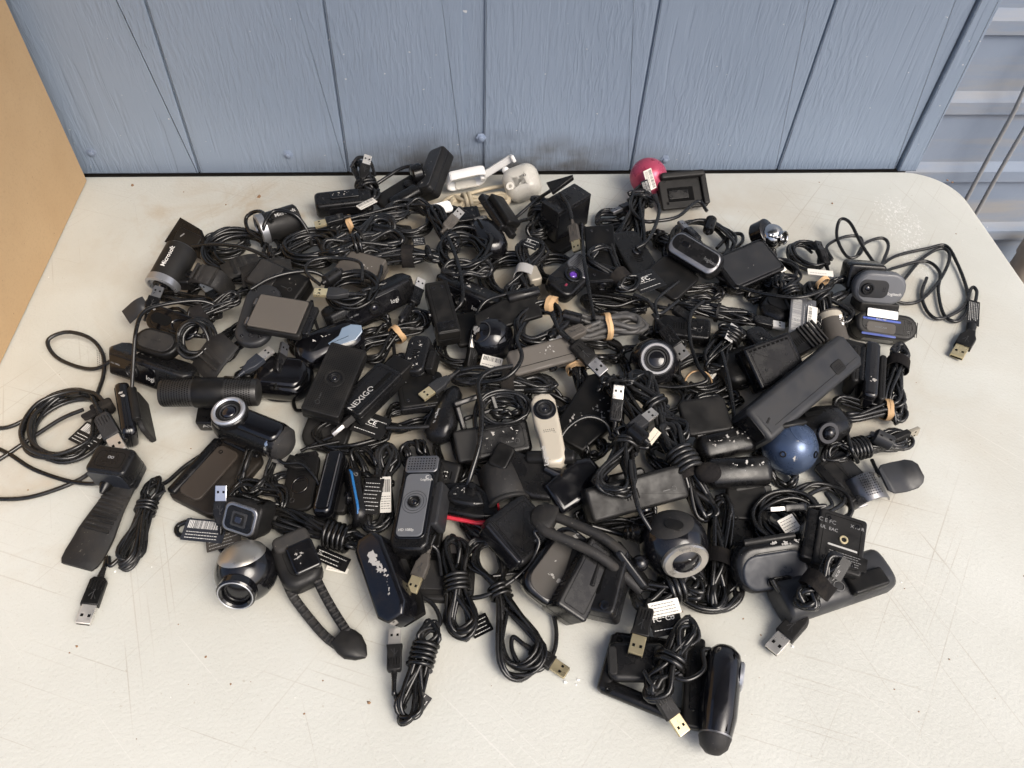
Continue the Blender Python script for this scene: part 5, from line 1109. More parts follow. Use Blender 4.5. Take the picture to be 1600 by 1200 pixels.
# ================================================================== RIGHT BACK
t = hank('long flat hank of black cable tied with a twist tie, right of the approval card', (1056, 474), (1186, 502), 24, 22, 9, 7, 4.1, .5, 'tie', 2, 141, group=None); t.cord([(1060, 470, 30), (1030, 490, 34), (1012, 470, 36), (990, 460, 36)], 4)
t.usb((1056, 484, 30), (1092, 508, 26), 0, 'matte_black', 'gold')
t = hank('knotted hank of black cable with a clear sleeve, centre right of the heap', (1150, 508), (1108, 580), 32, 20, 13, 7, 4.1, .3, 'coil', 4, 142, group=None); t.cord([(1128, 550, 34), (1138, 590, 36), (1146, 640, 32), (1152, 672, 30)], 4)
t.flag((1138, 532), (1148, 508), 38, 38, 9, 20, 'steel', 'print_white', False, 2); t.flag((1108, 590), (1128, 562), 16, 18, 8, 0, 'paper', 'print_black', False, 1)
t = coil('round coil of black cable lying below the knotted hank', (1096, 585), 12, 30, 24, 20, 6, 4.1, 143, jit=.22)
t = Thing('usb_plug', 'black plug with silver mouth pointing at the viewer, right of the steel-ringed webcam', 'plug', (1040, 515), (1072, 560), 28, 28)
t.usb((1036, 512, 34), (1072, 560, 28), 30, 'satin_black', 'steel', [(1060, 440, 34), (1026, 470, 36), (1028, 498, 36)])
t = Thing('webcam', 'black speckled bar webcam behind the plug with the silver mouth', WC, (1020, 512), (1108, 522), 18, 18, 12)
t.box('body', t.L, 26, 20, r=5, b=3, m='satin_black'); t.scuff(t.face('top', 18, 0), 26, 12, 9, 32)
t = Thing('usb_stick', 'black stub plug with a loose tan rubber band round it, lying on bare table', 'plug', (1086, 606), (1142, 648), 8, 7)
t.usb((1088, 606, 9), (1140, 648, 8), 0, 'matte_black', 'gold'); t.add('rubber_band', ring(15, 13.4, 3), 'rubber_band', t.F.inverted() @ Matrix.Translation(W(1090, 600, 12)) @ RX(50))

t = coil('tight coil of black cable near the chrome ball, right back', (1262, 398), 16, 20, 24, 10, 7, 3.9, 151, jit=.2, group=None); t.usb((1290, 412, 20), (1278, 380, 26), 20, 'matte_black', 'dark_grey')
t = hank('bulky hank of black cable carrying a barcode card, behind the round-nosed webcam', (1220, 428), (1262, 520), 36, 22, 15, 7, 4, .35, 'coil', 3, 152, group=None); t.flag((1252, 524), (1256, 466), 34, 40, 27, 4, 'gunmetal', 'print_white', True, 6, seed=11)
t.sticker(t.F.inverted() @ fr((1262, 516), (1266, 474), 36, 41, 4)[0] @ TR(0, -3, 1), 28, 10, 'paper', 'print_black', 0, True, parent=t.root)
t = hank('hank of black cable draped with wide loops, left of the grey oval webcam', (1262, 440), (1320, 510), 32, 20, 16, 7, 4, .4, 'coil', 2, 153, group=None); t.flag((1262, 424), (1302, 428), 42, 42, 8, 10, 'paper', 'print_black', False, 1)
band_ring(t, 0, 7, 7, 'rubber_band', 1, 4, 'rubber_band', TR(-22, 8, 8), 2)
t = Thing('webcam', 'smooth rounded black webcam lying under the barcode card', WC, (1205, 500), (1236, 446), 16, 18, 0)
t.pill('body', t.L+10, 20, 13, m='satin_black', e=3, rnd=.8); t.box('top_panel', t.L*.75, 28, 2, (0, 0, 12.6), 9, .8, 'matte_black', parent=t.body); t.usb((1178, 500, 24), (1224, 510, 22), 0, 'satin_black', 'white', [(1150, 505, 20), (1164, 498, 24)])
t.cord([(1120, 432, 30), (1160, 450, 34), (1210, 462, 40), (1255, 464, 44), (1296, 450, 44)], 3.8)
t = Thing('webcam', 'grey oval-faced webcam with a round lens and white lettering, far right of the heap', WC, (1332, 446), (1412, 452), 32, 32, 62)
t.box('body', t.L, 37, 16, r=17, b=4, m='mid_grey'); t.box('face', t.L-6, 31, 2, (0, 0, 7.6), 14, .8, 'mid_grey', parent=t.body); t.box('lens_panel', 32, 20, 1.2, (-8, 0, 8.6), 7, .4, 'dark_grey', parent=t.body); t.lens(TR(-15, 0, 9), 6.5, 'satin_black', h=3); t.grille(TR(3, 0, 9.4), 5, 6, 1.8, 1.0); t.text('logitech', 3.6, TR(8, -6, 8.9))
t.box('rear_block', 42, 30, 26, (-12, 8, -20), 5, 3, 'satin_black'); t.box('clip', 44, 12, 30, (4, -22, -8), 3, 2, 'matte_black')
t.cord([(1385, 425, 24), (1372, 418, 14), (1348, 385, 18), (1328, 348, 26), (1312, 344, 24), (1308, 372, 14), (1325, 402, 8), (1345, 395, 10), (1345, 372, 10), (1320, 370, 10), (1292, 385, 12), (1300, 405, 12), (1290, 400, 10)], 3.6)
t.cord([(1375, 420, 12), (1388, 385, 8), (1378, 372, 8), (1352, 380, 8), (1340, 398, 6)], 3.6)
t.cord([(1370, 420, 10), (1400, 400, 6), (1450, 388, 6), (1478, 384, 7), (1495, 410, 5), (1510, 450, 4), (1512, 482, 4), (1496, 502, 4), (1475, 492, 4), (1466, 455, 4), (1468, 425, 5), (1445, 408, 5), (1400, 418, 6), (1384, 424, 10)], 3.6)
t.cord([(1410, 440, 6), (1440, 405, 4), (1470, 388, 6), (1484, 400, 7), (1470, 435, 5), (1440, 468, 4), (1415, 474, 4), (1395, 468, 8)], 3.6)
t.cord([(1448, 434, 5), (1440, 460, 4), (1450, 488, 4), (1470, 498, 4), (1505, 480, 4), (1518, 450, 5), (1526, 455, 6), (1524, 472, 6)], 3.6)
t.flag((1522, 470), (1520, 508), 7, 6, 13, 0, 'satin_black', 'print_white', False, 6, seed=8); t.add('cable_sleeve', lathe([(-8, 3), (-6, 5), (6, 5), (8, 3)], 14), 'matte_black', t.F.inverted() @ fr((1518, 505), (1516, 522), 5)[0])
t.usb((1518, 518, 6), (1494, 558, 5), 10, 'matte_black', 'gold', None)
t = Thing('webcam', 'pill-shaped black webcam with blue stripes and a white torn label, below the grey oval', WC, (1330, 506), (1424, 520), 17, 16, 30)
t.box('body', t.L, 28, 30, r=13, b=3, m='matte_black'); F1 = t.face('top', -8, 3); t.box('label_block', 34, 12, 6, (-6, 12, 13), 2, 1, 'satin_black', parent=t.body); t.add('white_label', slab(rr(32, 9, 1), .5, .1), 'white', TR(-6, 11, 16.3), t.body); t.add('blue_stripe', slab(rr(40, 2.4, 1), .8, .2), 'stripe_blue', TR(-6, 4.5, 15), t.body); t.add('blue_stripe', slab(rr(36, 2.4, 1), .8, .2), 'stripe_blue', TR(-8, -12.5, 15), t.body); t.add('window', slab(rr(30, 11, 3), .8, .2), 'taupe', TR(-6, -4, 15), t.body); t.text('WEBCAM', 2.2, TR(-13, -5, 15.6), 'print_grey'); t.text('FULL HD', 2.0, TR(-12, 4, 15.6), 'print_white')
for i in range(8): t.add('side_rib', slab(rr(.9, 17, .3, 1), .6, .2, 1), 'satin_black', TR(18+i*1.9, -1, 14.9), t.body, key='sr')
t = Thing('webcam', 'brown-black barrel stub with a white ring and peeling patch, behind the long smooth bar', WC, (1294, 492), (1308, 540), 26, 18, 0)
L = t.L; t.turn('body', [(-L/2, 8), (-L/2, 13), (L/2, 13.5), (L/2+1, 9)], m='taupe', main=True); t.turn('white_ring', [(-L/2+2, 13), (-L/2+2.3, 13.8), (-L/2+9, 13.8), (-L/2+9.3, 13)], m='champagne'); t.scuff(aim(0, .2, 1, 13.7) @ TR(8, -4, 0), 16, 6, 6, 33, 'white', 1.4)

# ================================================================== RIGHT MIDDLE
t = Thing('webcam', 'large smooth charcoal bar webcam lying diagonally, biggest thing on the right', WC, (1170, 674), (1318, 552), 40, 44, 22)
L = t.L; shape(t, 'body', [(-L/2, -15), (-L/2+3, -18.5), (L/2-6, -18.5), (L/2, -13), (L/2, 14), (L/2-5, 18.5), (-L/2+4, 18.5), (-L/2, 15)], 34, 5, 'dark_grey'); t.box('seam', L*.86, .35, .3, (4, -9, 17), .2, .1, 'hole', parent=t.body); t.box('speaker_pad', 15, 12, 1.2, (L*.28, -5, 17.2), 2.5, .4, 'matte_black', parent=t.body); t.grille(TR(L*.28, -5, 17.9), 10, 8, 2.2, 1.0); t.box('end_panel', 30, 26, 1, (-L/2-.2, 0, 0), 4, .3, 'satin_black', (0, 90, 0), parent=t.body)
t.box('slit', 7, 2.2, .5, (-L*.42, -2, 17.1), 1, .2, 'matte_black', (0, 0, 20), parent=t.body)
t = Thing('webcam', 'black box webcam with a row of vent slots, half under the large charcoal bar', WC, (1172, 580), (1236, 556), 32, 34, 26)
t.box('body', t.L+6, 46, 22, r=3, b=2.5, m='satin_black'); 
for i in range(9): t.add('vent_slot', slab(rr(3.4, 1.8, .5, 2), .4, .1, 1), 'hole', t.face('top', -22+i*5.4, 17), t.body, key='vs')
t.add('screw', ring(1.6, .8, .5), 'gloss_black', t.face('top', 14, 2), t.body); t.add('screw', ring(1.6, .8, .5), 'gloss_black', t.face('top', -14, -6), t.body)
t = Thing('webcam', 'curved black webcam with a thin hinge lying behind the vent-slotted box', WC, (1130, 582), (1186, 568), 16, 16, 8)
t.pill('body', t.L+14, 22, 12, m='matte_black', e=3.2, rnd=.6); t.box('hinge', 26, 5, 5, (0, -20, 2), 2, 1, 'satin_black')
t = Thing('webcam', 'narrow black stick webcam with faint flakes, beside the vent-slotted box', WC, (1176, 524), (1210, 560), 26, 26, 0)
t.box('body', t.L+10, 24, 18, r=8, b=3.5, m='satin_black'); t.scuff(t.face('top', -4, 0), 16, 8, 5, 34)
t = Thing('cable_block', 'ribbed black cable block wedged behind the large charcoal bar', 'block', (1222, 552), (1262, 530), 26, 28, 12)
t.box('block', t.L+4, 26, 20, r=2, b=1.5, m='matte_black')
for i in range(5): t.box('rib', 2.2, 27, 3, (8+i*5, 0, 11), .8, .5, 'rubber_black')
hank('', (1240, 550), (1280, 500), 26, 26, 9, 4, 3.8, .5, None, 2, 154, thing=t)
t = Thing('webcam', 'upright black clip webcam with a white squiggle, right of the large charcoal bar', WC, (1358, 546), (1352, 632), 24, 20, 0)
t.box('body', t.L, 15, 30, r=6, b=4, m='gloss_black'); t.scuff(t.face('top', 18, 0), 10, 5, 6, 36, size=1.4); t.box('left_jaw', t.L*.66, 10, 26, (-4, -15, -1), 5, 2.5, 'matte_black'); t.turn('hinge', [(-t.L*.3, 3.5), (t.L*.3, 3.5)], (-4, -9, 10), 'satin_black'); t.box('right_jaw', t.L*.8, 7, 26, (4, 12, -3), 4, 2, 'matte_black'); t.box('rear_block', 20, 26, 24, (-t.L*.36, -14, -3), 3, 2, 'matte_black')
t = hank('upright hank of black cable in a fuzzy strap at the right edge of the heap', (1408, 536), (1392, 640), 26, 16, 10, 7, 4, .34, 'velcro', 2, 161, group=None); t.cord([(1378, 598, 16), (1390, 590, 22), (1398, 575, 26)], 3.6)
t = hank('flat looped hank of black cable with a tan rubber band, right of the blue ball', (1302, 640), (1416, 640), 16, 14, 14, 6, 4, .72, 'band', 2, 162, group=None, open_=.4)
t = hank('hank of black cable wound with tight turns and a bead, right of the blue ball', (1282, 714), (1420, 682), 14, 14, 12, 7, 4.2, .42, 'coil', 5, 163, group=None)
t.bead((1366, 680), (1394, 694), 26, 24, 15, 'dark_grey'); t.usb((1394, 690, 18), (1432, 674, 18), 80, 'matte_black', 'champagne'); t.cord([(1320, 665, 20), (1330, 700, 30), (1340, 722, 12)], 4)
t = ball('webcam', 'shiny dark blue ball webcam with peeled white spots, right side of the heap', WC, (1234, 700), 26, 25.5, 'ball_blue')
cap(t, 25.5, 30, 32, aim(.3, .1, .95), 'ball_blue', 'ring_ridge', th=.5, k=3); t.add('lens_visor', loft([(-14, 2, 1.5), (-8, 4, 3), (8, 4, 3), (14, 2, 1.5)]), 'matte_black', aim(-.05, .45, .9, 25) @ RZ(8), t.body); t.scuff(aim(-.12, -.30, .95, 25.3), 4, 2, 3, 37, 'residue', 1.4); t.scuff(aim(-.15, -.82, .5, 25.3), 2, 5, 4, 38, 'residue', 1.9); t.add('plug_hole', ring(3.4, 2, 1), 'hole', aim(.62, -.6, .45, 25.2), t.body); t.add('plug_hole', ring(3, 1.8, .8), 'matte_black', aim(-.55, -.62, .5, 25.2), t.body)
t = Thing('ball_joint', 'black ball-joint stand half hidden behind the shiny blue ball', 'stand', (1254, 672), (1312, 660), 22, 24, 0)
t.add('shell', loft([(-28, 8, 6), (-22, 16, 12), (0, 20, 17), (18, 18, 14), (28, 8, 6)], e=2.5), 'satin_black', sharp=60); t.body = t.root.children[0]; t.add('socket', ring(11, 6, 3), 'gloss_black', TR(-4, -14, 10) @ RX(50), t.body); t.add('ball', sphere(6.4), 'gloss_black', TR(-4, -15.5, 11.5), t.body); t.box('slot', 22, 5, 1, (-8, 6, 16), 2, .4, 'hole')
t = Thing('bracket', 'dark perforated metal bracket with a grey leaf-shaped tab, right of the heap', 'bracket', (1334, 770), (1420, 748), 14, 16, 0)
t.body = t.bent('bracket_plate', [(-30, -10), (-25, 4), (-14, 9), (-2, 3), (4, -6)], 26, 1.6, m='gunmetal', rot=(8, 0, 0)); t.grille(TR(-16, 0, 10.4) @ RX(8), 18, 22, 2.4, 1.2); t.bent('leaf_tab', [(-16, 6), (-4, 3), (10, 1), (24, 5)], 30, 2.2, (14, 2, 4), 'dark_grey', (14, 0, 0), taper=[(0, .7), (.15, .95), (.5, 1), (.8, .95), (.93, .75), (1, .45)])
t.bent('hook', [(-30, -10), (-27, -13), (-16, -12)], 20, 1.6, m='gunmetal')
t = Thing('arm', 'flat black hinged arm running under the hank to the perforated bracket', 'stand', (1284, 722), (1340, 782), 10, 8, 10)
t.box('bar', t.L, 22, 7, r=4, b=1.6, m='matte_black'); t.box('rail', t.L*.92, 8, 4, (0, -9, 5), 2, 1, 'satin_black'); t.box('flat_plate', 34, 16, 2, (-6, 16, 0), 4, .6, 'dark_grey'); t.cord([(1362, 718, 8), (1370, 735, 8), (1374, 744, 10)], 3.4)

t = Thing('webcam', 'speckled black bar webcam with a clip folded behind, right of centre', WC, (1086, 706), (1178, 684), 22, 24, 24)
t.pill('body', t.L, 14, 12, m='satin_black', e=3, rnd=.7); t.scuff(TR(2, 3, 11.9), t.L*.7, 9, 18, 40, size=1.2); t.box('clip', 46, 36, 7, (-12, 30, 4), 6, 2, 'matte_black', (-8, 0, -4)); t.turn('hinge', [(-18, 4), (18, 4)], (-8, 14, 4), 'satin_black'); t.cord([(1148, 672, 26), (1146, 640, 30), (1134, 590, 34)], 3.8)
t = Thing('webcam', 'curved black bar webcam on a long two-piece clip, with rough flakes along its top', WC, (1098, 742), (1204, 736), 30, 30, 26)
t.pill('body', t.L, 14, 14, m='satin_black', e=3, rnd=.6); t.scuff(TR(6, 4, 13.8), t.L*.62, 8, 18, 42, size=1.0); t.box('hinge_block', 34, 8, 6, (14, -16, -4), 2, 1.2, 'matte_black')
I = t.F.inverted(); F1, l1 = fr((1164, 758), (1172, 852), 20, 10, 0); o = t.add('clip_upper', slab(rr(l1*.62, 36, 3), 7, 2), 'matte_black', I @ F1 @ TR(-l1*.2, 0, 0)); o = t.add('clip_lower', slab(rr(l1*.62, 34, 4), 6, 2), 'satin_black', I @ F1 @ TR(l1*.30, 0, -2)); t.add('screw', ring(3, 1.5, .8), 'satin_black', I @ F1 @ TR(l1*.10, -12, 3), o)
t = Thing('webcam', 'long plain matte black bar webcam lying slightly uphill, centre right', WC, (914, 792), (1063, 752), 30, 32, 30)
t.box('body', t.L, 30, 26, r=4, b=3, m='matte_black'); t.box('base_clip', t.L*.6, 34, 8, (-6, 4, -18), 4, 2, 'satin_black'); t.lens(t.face('front', 6, 0), 6); t.box('front_window', t.L*.8, 16, .6, (0, -15, 0), 3, .2, 'gloss_black', (90, 0, 0)); t.cord([(985, 720, 56), (988, 750, 58), (998, 795, 54), (1018, 830, 46)], 3.8)

# ------------------------------------------------------------------ middle and centre-right cables
t = hank('tall cable hank with a clamp and two plugs, right of the flaked wedge stand', (952, 586), (990, 684), 48, 44, 17, 8, 4, .2, 'tie', 2, 171, group=None)
t.usb((962, 650, 58), (966, 612, 68), 0, 'satin_black', 'steel'); t.usb((990, 668, 54), (1014, 650, 56), 0, 'dark_grey', 'steel')
t = hank('long hank of black cable trailing down to the right of the tall clamped one', (985, 582), (1066, 692), 40, 36, 14, 7, 4, .5, 'coil', 2, 172)
t = hank('drooping oval loops of black cable above the long matte bar', (988, 668), (950, 772), 48, 52, 17, 8, 4.1, .3, 'coil', 2, 173, group=None, open_=.4); t.bead((985, 668), (1008, 688), 62, 60, 14)
t.flag((1012, 692), (1028, 672), 54, 56, 8, 20, 'champagne', 'print_black', False, 1)
t = hank('standing loop of black cable wound at its waist, left of the speckled bar', (1036, 664), (1076, 734), 44, 42, 12, 6, 4.4, .85, 'coil', 5, 174, group=None)
t = hank('thick black cable loops pouring down under a fuzzy tuft, right of the long matte bar', (1066, 728), (1108, 812), 34, 22, 11, 7, 4.3, .15, 'velcro', 2, 175, group=None); t.add('fuzzy_tuft', sphere(11, 20, 12, (1.1, .9, .7)), 'velcro', t.F.inverted() @ Matrix.Translation(W(1106, 738, 44)))
t = hank('small coil of black cable in the shade beside the flaked wedge stand', (920, 690), (938, 712), 20, 20, 12, 5, 3.8, .5, None, 2, 176)
t = hank('bundle of black cable between the teardrop webcam and the labelled hank', (640, 690), (655, 730), 20, 16, 10, 7, 3.6, .5, None, 2, 177)
t = hank('long black strands under the teardrop webcam', (690, 680), (720, 760), 14, 10, 12, 5, 3.6, .5, None, 2, 178)
t = coil('loose black cable rings beneath the tall clamped hank', (1020, 620), 12, 34, 26, 10, 5, 4, 179, jit=.25)
t = hank('black cable strands beneath the tan-banded coil, centre', (800, 545), (930, 560), 12, 12, 16, 5, 3.8, .5, None, 2, 180)
t = hank('dark cable strands packed under the round steel-ringed webcam', (980, 540), (1010, 600), 12, 10, 14, 5, 3.8, .5, None, 2, 181)
t = hank('black cable strands lying under the speckled bar and drooping loops', (1010, 700), (1090, 740), 10, 10, 14, 5, 3.8, .5, None, 2, 182)

# ================================================================== FRONT CENTRE
t = Thing('webcam_stand', 'black curved bracket with a smooth plate, above the grey-brown loop arm', 'webcam stand', (792, 730), (866, 762), 30, 28, 12)
shape(t, 'plate', [(-36, -14), (-30, -18), (10, -19), (36, -10), (34, 10), (4, 18), (-34, 16)], 12, 4, 'satin_black'); t.pill('grip', 46, 6, 6, (10, 22, 8), 'matte_black', (0, -10, 22)); t.box('joint', 18, 24, 16, (-30, 4, 4), 4, 2, 'matte_black')
t = Thing('webcam', 'wedge-nosed glossy black webcam with a bright edge highlight, centre front', WC, (876, 772), (916, 744), 26, 28, 20)
shape(t, 'body', [(-28, -16), (22, -19), (30, -14), (26, 12), (10, 19), (-26, 14)], 22, 6, 'gloss_black'); t.turn('cable_boss', [(-8, 4), (6, 6), (8, 8)], (-10, 20, 4), 'gloss_black', (0, 0, -60))
t = Thing('webcam', 'flat black box webcam with a rounded front edge, left of the loop arm', WC, (786, 800), (838, 860), 34, 22, -14)
t.box('body', t.L+6, 52, 16, r=5, b=4, m='satin_black'); t.box('chamfer', t.L, 6, 18, (0, -25, 0), 2.5, 2, 'gloss_black'); t.scuff(t.face('top', 16, 2), 12, 4, 3, 44)
t.cord([(700, 935, 10), (760, 930, 16), (820, 890, 24), (842, 850, 34), (835, 830, 40), (855, 830, 42)], 3.8)
t = Thing('loop_arm', 'long dark rubber loop arm stretching to the black ball webcam', 'clip stand', (835, 805), (1005, 915), 50, 30, 0)
for pts in ([(838, 806, 52), (862, 806, 54), (905, 822, 54), (945, 842, 52), (975, 866, 46)], [(838, 806, 52), (850, 828, 54), (890, 846, 54), (935, 868, 50), (970, 895, 38), (1000, 922, 26)]): o = t.cord(pts, 8.5, 'rubber_black', 'arm_rail', sides=10)
t.body = o; F1, l1 = fr((830, 802), (868, 814), 51, 54); t.add('arm_end', loft([(-l1/2, 3, 3), (-l1*.35, 9, 5), (0, 13, 6), (l1*.4, 13, 6), (l1/2, 8, 5)], e=2.4), 'rubber_black', t.F.inverted() @ F1, sharp=60)
F1, l1 = fr((968, 860), (1004, 908), 42, 26); t.add('hinge_plate', slab(rr(l1+10, 22, 5), 7, 2), 'satin_black', t.F.inverted() @ F1 @ RX(-50)); t.add('pivot', sphere(7), 'gloss_black', t.F.inverted() @ Matrix.Translation(W(1000, 880, 34)))
t.cord([(925, 822, 30), (960, 832, 26), (990, 842, 30), (1005, 845, 34)], 5)
t = ball('webcam', 'black ball webcam with a matte top patch and wide silver lens ring', WC, (1052, 850), 30, 29, 'gloss_black', sq=(1, 1, .96))
cap(t, 28.2, 0, 46, aim(-.25, .45, .85), 'rubber_black', 'matte_cap', th=.35); t.add('button', slab(rr(16, 10, 4.8), 1.4, .5), 'matte_black', aim(-.15, .1, .96, 28.2) @ RZ(100), t.body)
M = aim(.16, -.78, .42, 22.5); t.add('silver_ring', ring(20, 11.5, 5), 'brushed', M @ Matrix.Diagonal((1, .78, 1, 1)), t.body); t.add('lens_dome', sphere(12.4, 24, 12, (1, .8, .45)), 'satin_black', M, t.body); t.text('logitech', 2.4, M @ TR(-7, 12.4, 5.2), 'print_grey'); t.text('C', 6, M @ TR(-2, -2, 5.8), 'print_white')
for a in (-1, 1):
    for i in range(4):
        for j in range(4): t.add('microphone_hole', slab(rr(1.2, 1.2, .5, 2), .4, .1, 1), 'hole', aim(a*(.55+.05*j)+.1, -.72+.06*j, .0+.08*i, 28.7), t.body, key='mich2')
t.turn('cable_collar', [(-12, 4), (-10, 6), (-8, 5), (-6, 7), (-4, 6), (0, 9)], (-30, 8, 4), 'satin_black')
t = Thing('webcam', 'round-ended grey-black bar webcam with white flakes, under the loop arm', WC, (905, 838), (834, 936), 28, 20, -18)
t.box('body', t.L, 38, 20, r=13, b=3.5, m='gloss_black'); t.box('top_panel', t.L*.9, 30, 2, (0, 0, 9.8), 12, .8, 'taupe', parent=t.body); t.scuff(t.face('top', 6, 4, lift=1), 16, 22, 9, 46, size=1.7); t.scuff(t.face('top', -26, -2, lift=1), 8, 10, 3, 47, size=1.6)
for i in range(9): t.add('side_rib', slab(rr(1.2, 14, .4, 1), .9, .2, 1), 'matte_black', TR(t.L/2-3-i*.9*i*.12, -16+i*4, 0) @ RY(90) @ RZ(0), t.body, key='sr2')
t = Thing('webcam', 'tall black box webcam with finely ribbed side, right of the flaked round-ended bar', WC, (932, 856), (878, 962), 30, 22, -24)
t.box('body', t.L, 28, 36, r=3, b=2, m='satin_black')
for i in range(14): t.add('side_rib', slab(rr(1.2, 24, .4, 1), .8, .2, 1), 'gloss_black', t.face('front', -t.L*.42+i*t.L*.065, 0), t.body, key='sr3')
t = Thing('webcam', 'black clip-backed box webcam with a small round button, front centre right', WC, (952, 862), (925, 962), 30, 22, 18)
t.box('body', t.L, 40, 26, r=4, b=2.5, m='satin_black'); t.box('clip', t.L*.96, 22, 5, (-2, -15, 15), 6, 1.5, 'matte_black'); t.box('latch', 20, 5, 8, (0, -2, 14), 1.5, 1, 'matte_black'); t.box('slot', 24, 5, .6, (2, 3, 13), 2, .2, 'hole'); t.add('button', lathe([(0, 4), (1.4, 3.8), (2, 2)], 18), 'gloss_black', t.face('top', 22, 12) @ RY(-90), t.body)
t = Thing('webcam', 'rounded rectangular black webcam lying on its face with a cable socket, front right', WC, (1142, 890), (1258, 872), 22, 24, 38)
t.box('body', t.L, 42, 26, r=17, b=6, m='satin_black'); t.box('face', t.L*.86, 30, 4, (0, -3, 12), 13, 2, 'blue_grey', parent=t.body); t.box('socket', 22, 8, 2, (2, -12, 14.2), 3.8, .8, 'satin_black', parent=t.body); t.scuff(TR(14, 18, 12.8) @ RX(-20), 34, 3, 10, 48, size=1.2); t.scuff(TR(-24, 14, 12), 6, 2, 3, 49); t.turn('hinge', [(-22, 3), (22, 3)], (0, 22, 8), 'matte_black')
t.cord([(1206, 905, 34), (1220, 925, 26), (1245, 932, 18), (1270, 925, 22)], 4)
t = Thing('webcam', 'square black webcam printed with white symbols and a brass screw socket, front right', WC, (1272, 838), (1346, 862), 44, 42, 10)
t.box('body', t.L, 50, 13, r=3, b=1.6, m='matte_black'); t.box('side_block', 14, 46, 20, (-t.L/2-2, 0, -6), 3, 2, 'satin_black'); t.add('screw_socket', ring(3.6, 2.0, 1.2), 'gold', t.face('top', 2, 2), t.body)
t.text('C E FC', 3.6, t.face('top', -20, 13), 'print_grey'); t.text('UL  EAC', 3.0, t.face('top', -18, 7), 'print_grey'); t.text('X ro R', 3.0, t.face('top', 6, 15), 'print_grey')
t.add('white_bar', slab(rr(24, 1.6, .4, 2), .2, .05, 1), 'print_white', t.face('top', 2, -5), t.body); t.sticker(t.face('top', 6, -14), 34, 12, 'matte_black', 'print_grey', 5, False)
t.box('lower_clip', t.L*.9, 40, 6, (-4, -10, -20), 3, 2, 'matte_black')
t = Thing('webcam', 'smooth cylinder webcam lying on the table under the printed square webcam', WC, (1216, 944), (1378, 890), 16, 16, 0)
L = t.L; t.body = t.add('body', loft([(-L/2, 14, 10), (-L/2+1, 17, 13), (-L/2+4, 18, 14.5), (L/2-4, 18, 14.5), (L/2-1, 17, 13), (L/2, 14, 10)], e=3), 'dark_grey', sharp=50); t.box('hinge_block', 34, 16, 8, (22, -10, 15), 3, 2, 'matte_black'); t.add('round_mark', ring(4.6, 4.0, .3), 'print_grey', TR(-2, -6, 14.4), t.body); t.add('round_mark', ring(4.6, 4.0, .3), 'print_grey', TR(10, -6, 14.4), t.body)
t = hank('small strapped hank of black cable with a steel plug reaching the front right table', (1312, 868), (1250, 950), 62, 38, 9, 5, 3.9, .55, 'velcro', 2, 191, group=None)
t.usb((1258, 958, 15), (1204, 1018, 6), 10, 'matte_black', 'steel', [(1258, 925, 44), (1268, 938, 36), (1266, 948, 24)]); t.flag((1306, 905), (1324, 874), 60, 66, 8, 10, 'satin_black', 'print_white', False, 0, 'FC CE')
t = coil('coil of black cable with a white paper label, between clip and printed square webcam', (1236, 812), 20, 30, 26, 20, 7, 4, 193, jit=.25, group=None)
t.usb((1262, 792, 32), (1200, 796, 32), 60, 'satin_black', 'steel', [(1290, 770, 20), (1300, 790, 24), (1280, 795, 30)]); t.flag((1222, 826), (1245, 814), 32, 34, 15, 10, 'paper', 'print_black', False, 5); t.cord([(1296, 800, 20), (1318, 785, 14), (1316, 765, 10), (1290, 762, 10), (1262, 775, 14), (1252, 795, 20)], 4)
t = coil('loose outer ring of black cable behind the printed square webcam', (1288, 788), 10, 28, 22, 0, 5, 4, 194, jit=.2)
t = hank('long straight hank of black cable in a fuzzy strap, left of the rounded rectangular webcam', (1128, 772), (1118, 955), 26, 12, 8, 6, 4, .58, 'velcro', 2, 195, group=None); t.flag((1108, 836), (1114, 860), 14, 14, 8, 0, 'paper', 'print_black', False, 2)
t = hank('coil-wrapped black cable below the silver-ringed ball, with a white paper tag', (1100, 905), (985, 935), 16, 16, 14, 7, 4.1, .45, 'coil', 3, 196, group=None)
t.flag((1015, 955), (1062, 945), 26, 28, 12, 10, 'paper', 'print_black', False, 4); t.flag((1016, 975), (1064, 966), 22, 24, 22, 10, 'satin_black', 'print_white', False, 2, 'FC  Co'); t.usb((1010, 950, 24), (992, 1024, 26), 6, 'matte_black', 'gold')
t = coil('loose black cable rings right under the silver-ringed ball', (1100, 905), 10, 30, 26, 0, 5, 4.2, 197, jit=.25)

t = Thing('webcam', 'large cylinder webcam with a folded frame stand at the very front right', WC, (1132, 1012), (1116, 1160), 24, 20, 0)
L = t.L; t.body = t.add('body', loft([(-L/2-1, 3, 4), (-L/2+1, 8, 10), (-L/2+6, 12.5, 15), (-L/2+15, 14.5, 18), (L*.25, 14, 17), (L/2-6, 12, 14), (L/2-4, 11.6, 13.6)], e=2.2), 'gloss_black', sharp=60); t.add('end_ring', loft([(L/2-4.6, 12.0, 14.0), (L/2-3.4, 11.9, 13.9)], e=2.2), 'gunmetal', None, t.body); t.add('microphone_cap', loft([(L/2-3.2, 11.6, 13.6), (L/2+3, 10, 12), (L/2+7, 6, 8), (L/2+8.5, 2, 2)], e=2.2), 'rubber_black', None, t.body, sharp=60)
t.add('seam', loft([(-L/2+8, .4, .6, 5, 16.2), (L/2-6, .4, .6, 5, 13.4)], e=2), 'hole', None, t.body); t.add('lens_ring', ring(11, 7, 3), 'silver', TR(-L/2+20, 12.5, 3) @ RX(-82), t.body); t.scuff(TR(-L/2+24, 14.2, 7) @ RX(-62), 26, 6, 8, 50, 'champagne', 2)
I = t.F.inverted(); F1, l1 = fr((950, 1050), (1095, 1078), 6, 10, 0)
